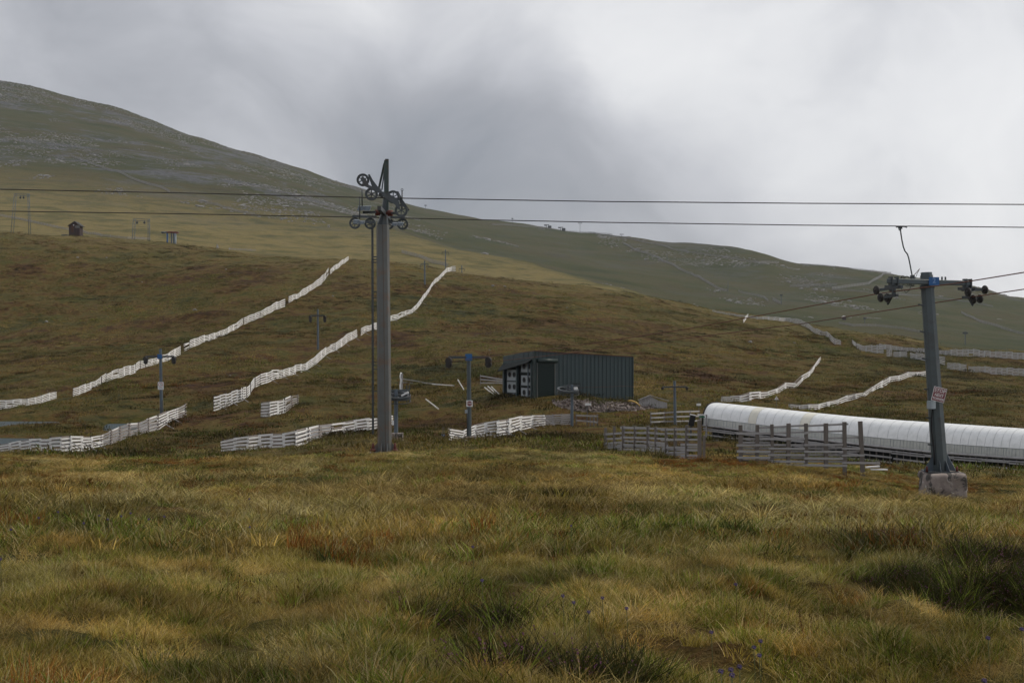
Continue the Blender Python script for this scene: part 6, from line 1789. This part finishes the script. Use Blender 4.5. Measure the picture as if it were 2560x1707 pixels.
# scree on the high ground: thousands of stones, one mass
def scree():
    rs = np.random.RandomState(9); n = 42000
    Y = np.sqrt(rs.uniform(800**2, 1960**2, n)); u = rs.uniform(-0.375, 0.375, n); X = u * Y
    T = grid_lookup(T_grid, X, Y)
    field = fbm(X / 90, Y / 160, 61, 4) + 0.5 * fbm(X / 25, Y / 45, 67, 2)
    keep = (T > 13.8) & (T < 17.1) & (field > np.where(u < -0.08, 0.10, 0.50) - np.where(u < -0.08, 0.12, 0.30 * (u > 0.06)) * (T > 16.3))
    X, Y = X[keep], Y[keep]; Z = grid_lookup(Z_grid, X, Y)
    n = len(X); s = rs.uniform(0.3, 0.85, n) * (1 + 1.3 * (rs.rand(n) < 0.04))
    pr = [bpy.data.objects.new('scree', b) for b in BM_]
    scatter('scree', 'grey scree and boulders strewn over the high mountain slopes', pr, np.stack([X, Y, Z + 0.1], 1),
            np.stack([np.zeros(n), np.zeros(n), rs.uniform(0, 6.28, n)], 1), np.stack([s * 1.3, s, s * 0.8], 1), rs.randint(0, 4, n))
scree()

# ------------------------------------------------------------------ wild flowers in the foreground grass
M['petal'] = surf('violet petals', (0.075, 0.05, 0.14), 0.7, 0, 0.25, 30.0)
M['stem'] = surf('flower stem', (0.07, 0.08, 0.025), 0.7)
def flower_mesh():
    head, stem = MB(), MB()
    stem.tube([Vector((0, 0, -0.42)), Vector((0.01, 0, -0.2)), Vector((0, 0, 0))], 0.0025, 4)
    rr = random.Random(3)
    for k in range(46):
        z = rr.uniform(-0.3, 1); th = rr.uniform(0, 6.28); s = math.sqrt(max(0, 1 - z*z))
        c = Vector((s * math.cos(th), s * math.sin(th), z)); p = c * 0.013
        t = c.orthogonal().normalized() * 0.0045; b = c.cross(t).normalized() * 0.0045
        head.add([p - t, p + t * 0.9 + c * 0.004, p + b + c * 0.006, p - b * 0.8 + c * 0.003], [(0, 1, 2), (0, 3, 1)])
    head.disc((0, 0, 0.0), (0, 0, 1), 0.009, 0.012, 8)
    return head.mesh('flower_head', M['petal']), stem.mesh('stem', M['stem'])
fh, fs_ = flower_mesh()
zf1 = (0, 1100, 2.583); zf2 = (850, 1100, 2.583); zf3 = (1660, 1100, 2.583)
fl = [zc([p], *z)[0] for z, ps_ in ((zf1, [(843, 473), (783, 492), (696, 512), (641, 488), (250, 503), (375, 465), (70, 578), (960, 512), (1060, 495), (1613, 562), (2, 770), (540, 537), (1610, 380)]),
      (zf2, [(857, 690), (1492, 553), (917, 908), (1438, 1007), (1508, 1050), (1695, 1020), (1850, 1088), (1605, 1110)]),
      (zf3, [(463, 933), (305, 1242), (623, 1300), (580, 1340), (615, 1392), (487, 1465), (432, 1485), (440, 1520), (2310, 1222), (2092, 1280), (2068, 1555), (367, 1495)])) for p in ps_]
for i, (x, y) in enumerate(fl):
    q = ground_hit(x, y + 0.0, 4.5, 60)
    # the head stands 0.4 m above the ground on the sight line
    u, v = (x - CX) / FPX, (CY - y) / FPX
    best = None
    for Yk in np.arange(4.8, q.y, 0.05):
        hgt = v * Yk - ground_z(u * Yk, Yk)
        if hgt < 0.36: best = (Yk, hgt); break
    if best is None: best = (q.y, 0.3)
    Yk = best[0]
    root = thing('violet_flower', Vector((u * Yk, Yk, v * Yk - 0.42)), 'small violet scabious flower head on a thin stem in the foreground grass', 'flower', 'violet flowers in the grass')
    s = 1.0
    for nm, me in (('flower_head', fh), ('stem', fs_)):
        o = put(nm, me, root); o.location = (0, 0, 0.42)
# ------------------------------------------------------------------ hazy hill air
m, gg, b = new_mat('hill haze')
o_ = [n for n in m.node_tree.nodes if n.type == 'OUTPUT_MATERIAL'][0]
m.node_tree.nodes.remove(b)
pv = gg.n('ShaderNodeVolumePrincipled')
pv.inputs['Color'].default_value = (0.86, 0.90, 1.0, 1)
pv.inputs['Density'].default_value = 0.00006
pv.inputs['Anisotropy'].default_value = 0.2
gg.link(pv.outputs[0], o_.inputs['Volume'])
zmin = float(Z_grid.min()) - 3; zmax = float(Z_grid.max()) + 30
mb = MB(); mb.box((0, 1580, (zmin + zmax) / 2), (4200, 3400, zmax - zmin))
hz_o = mb.build('haze', m)
hz_o['kind'] = 'stuff'
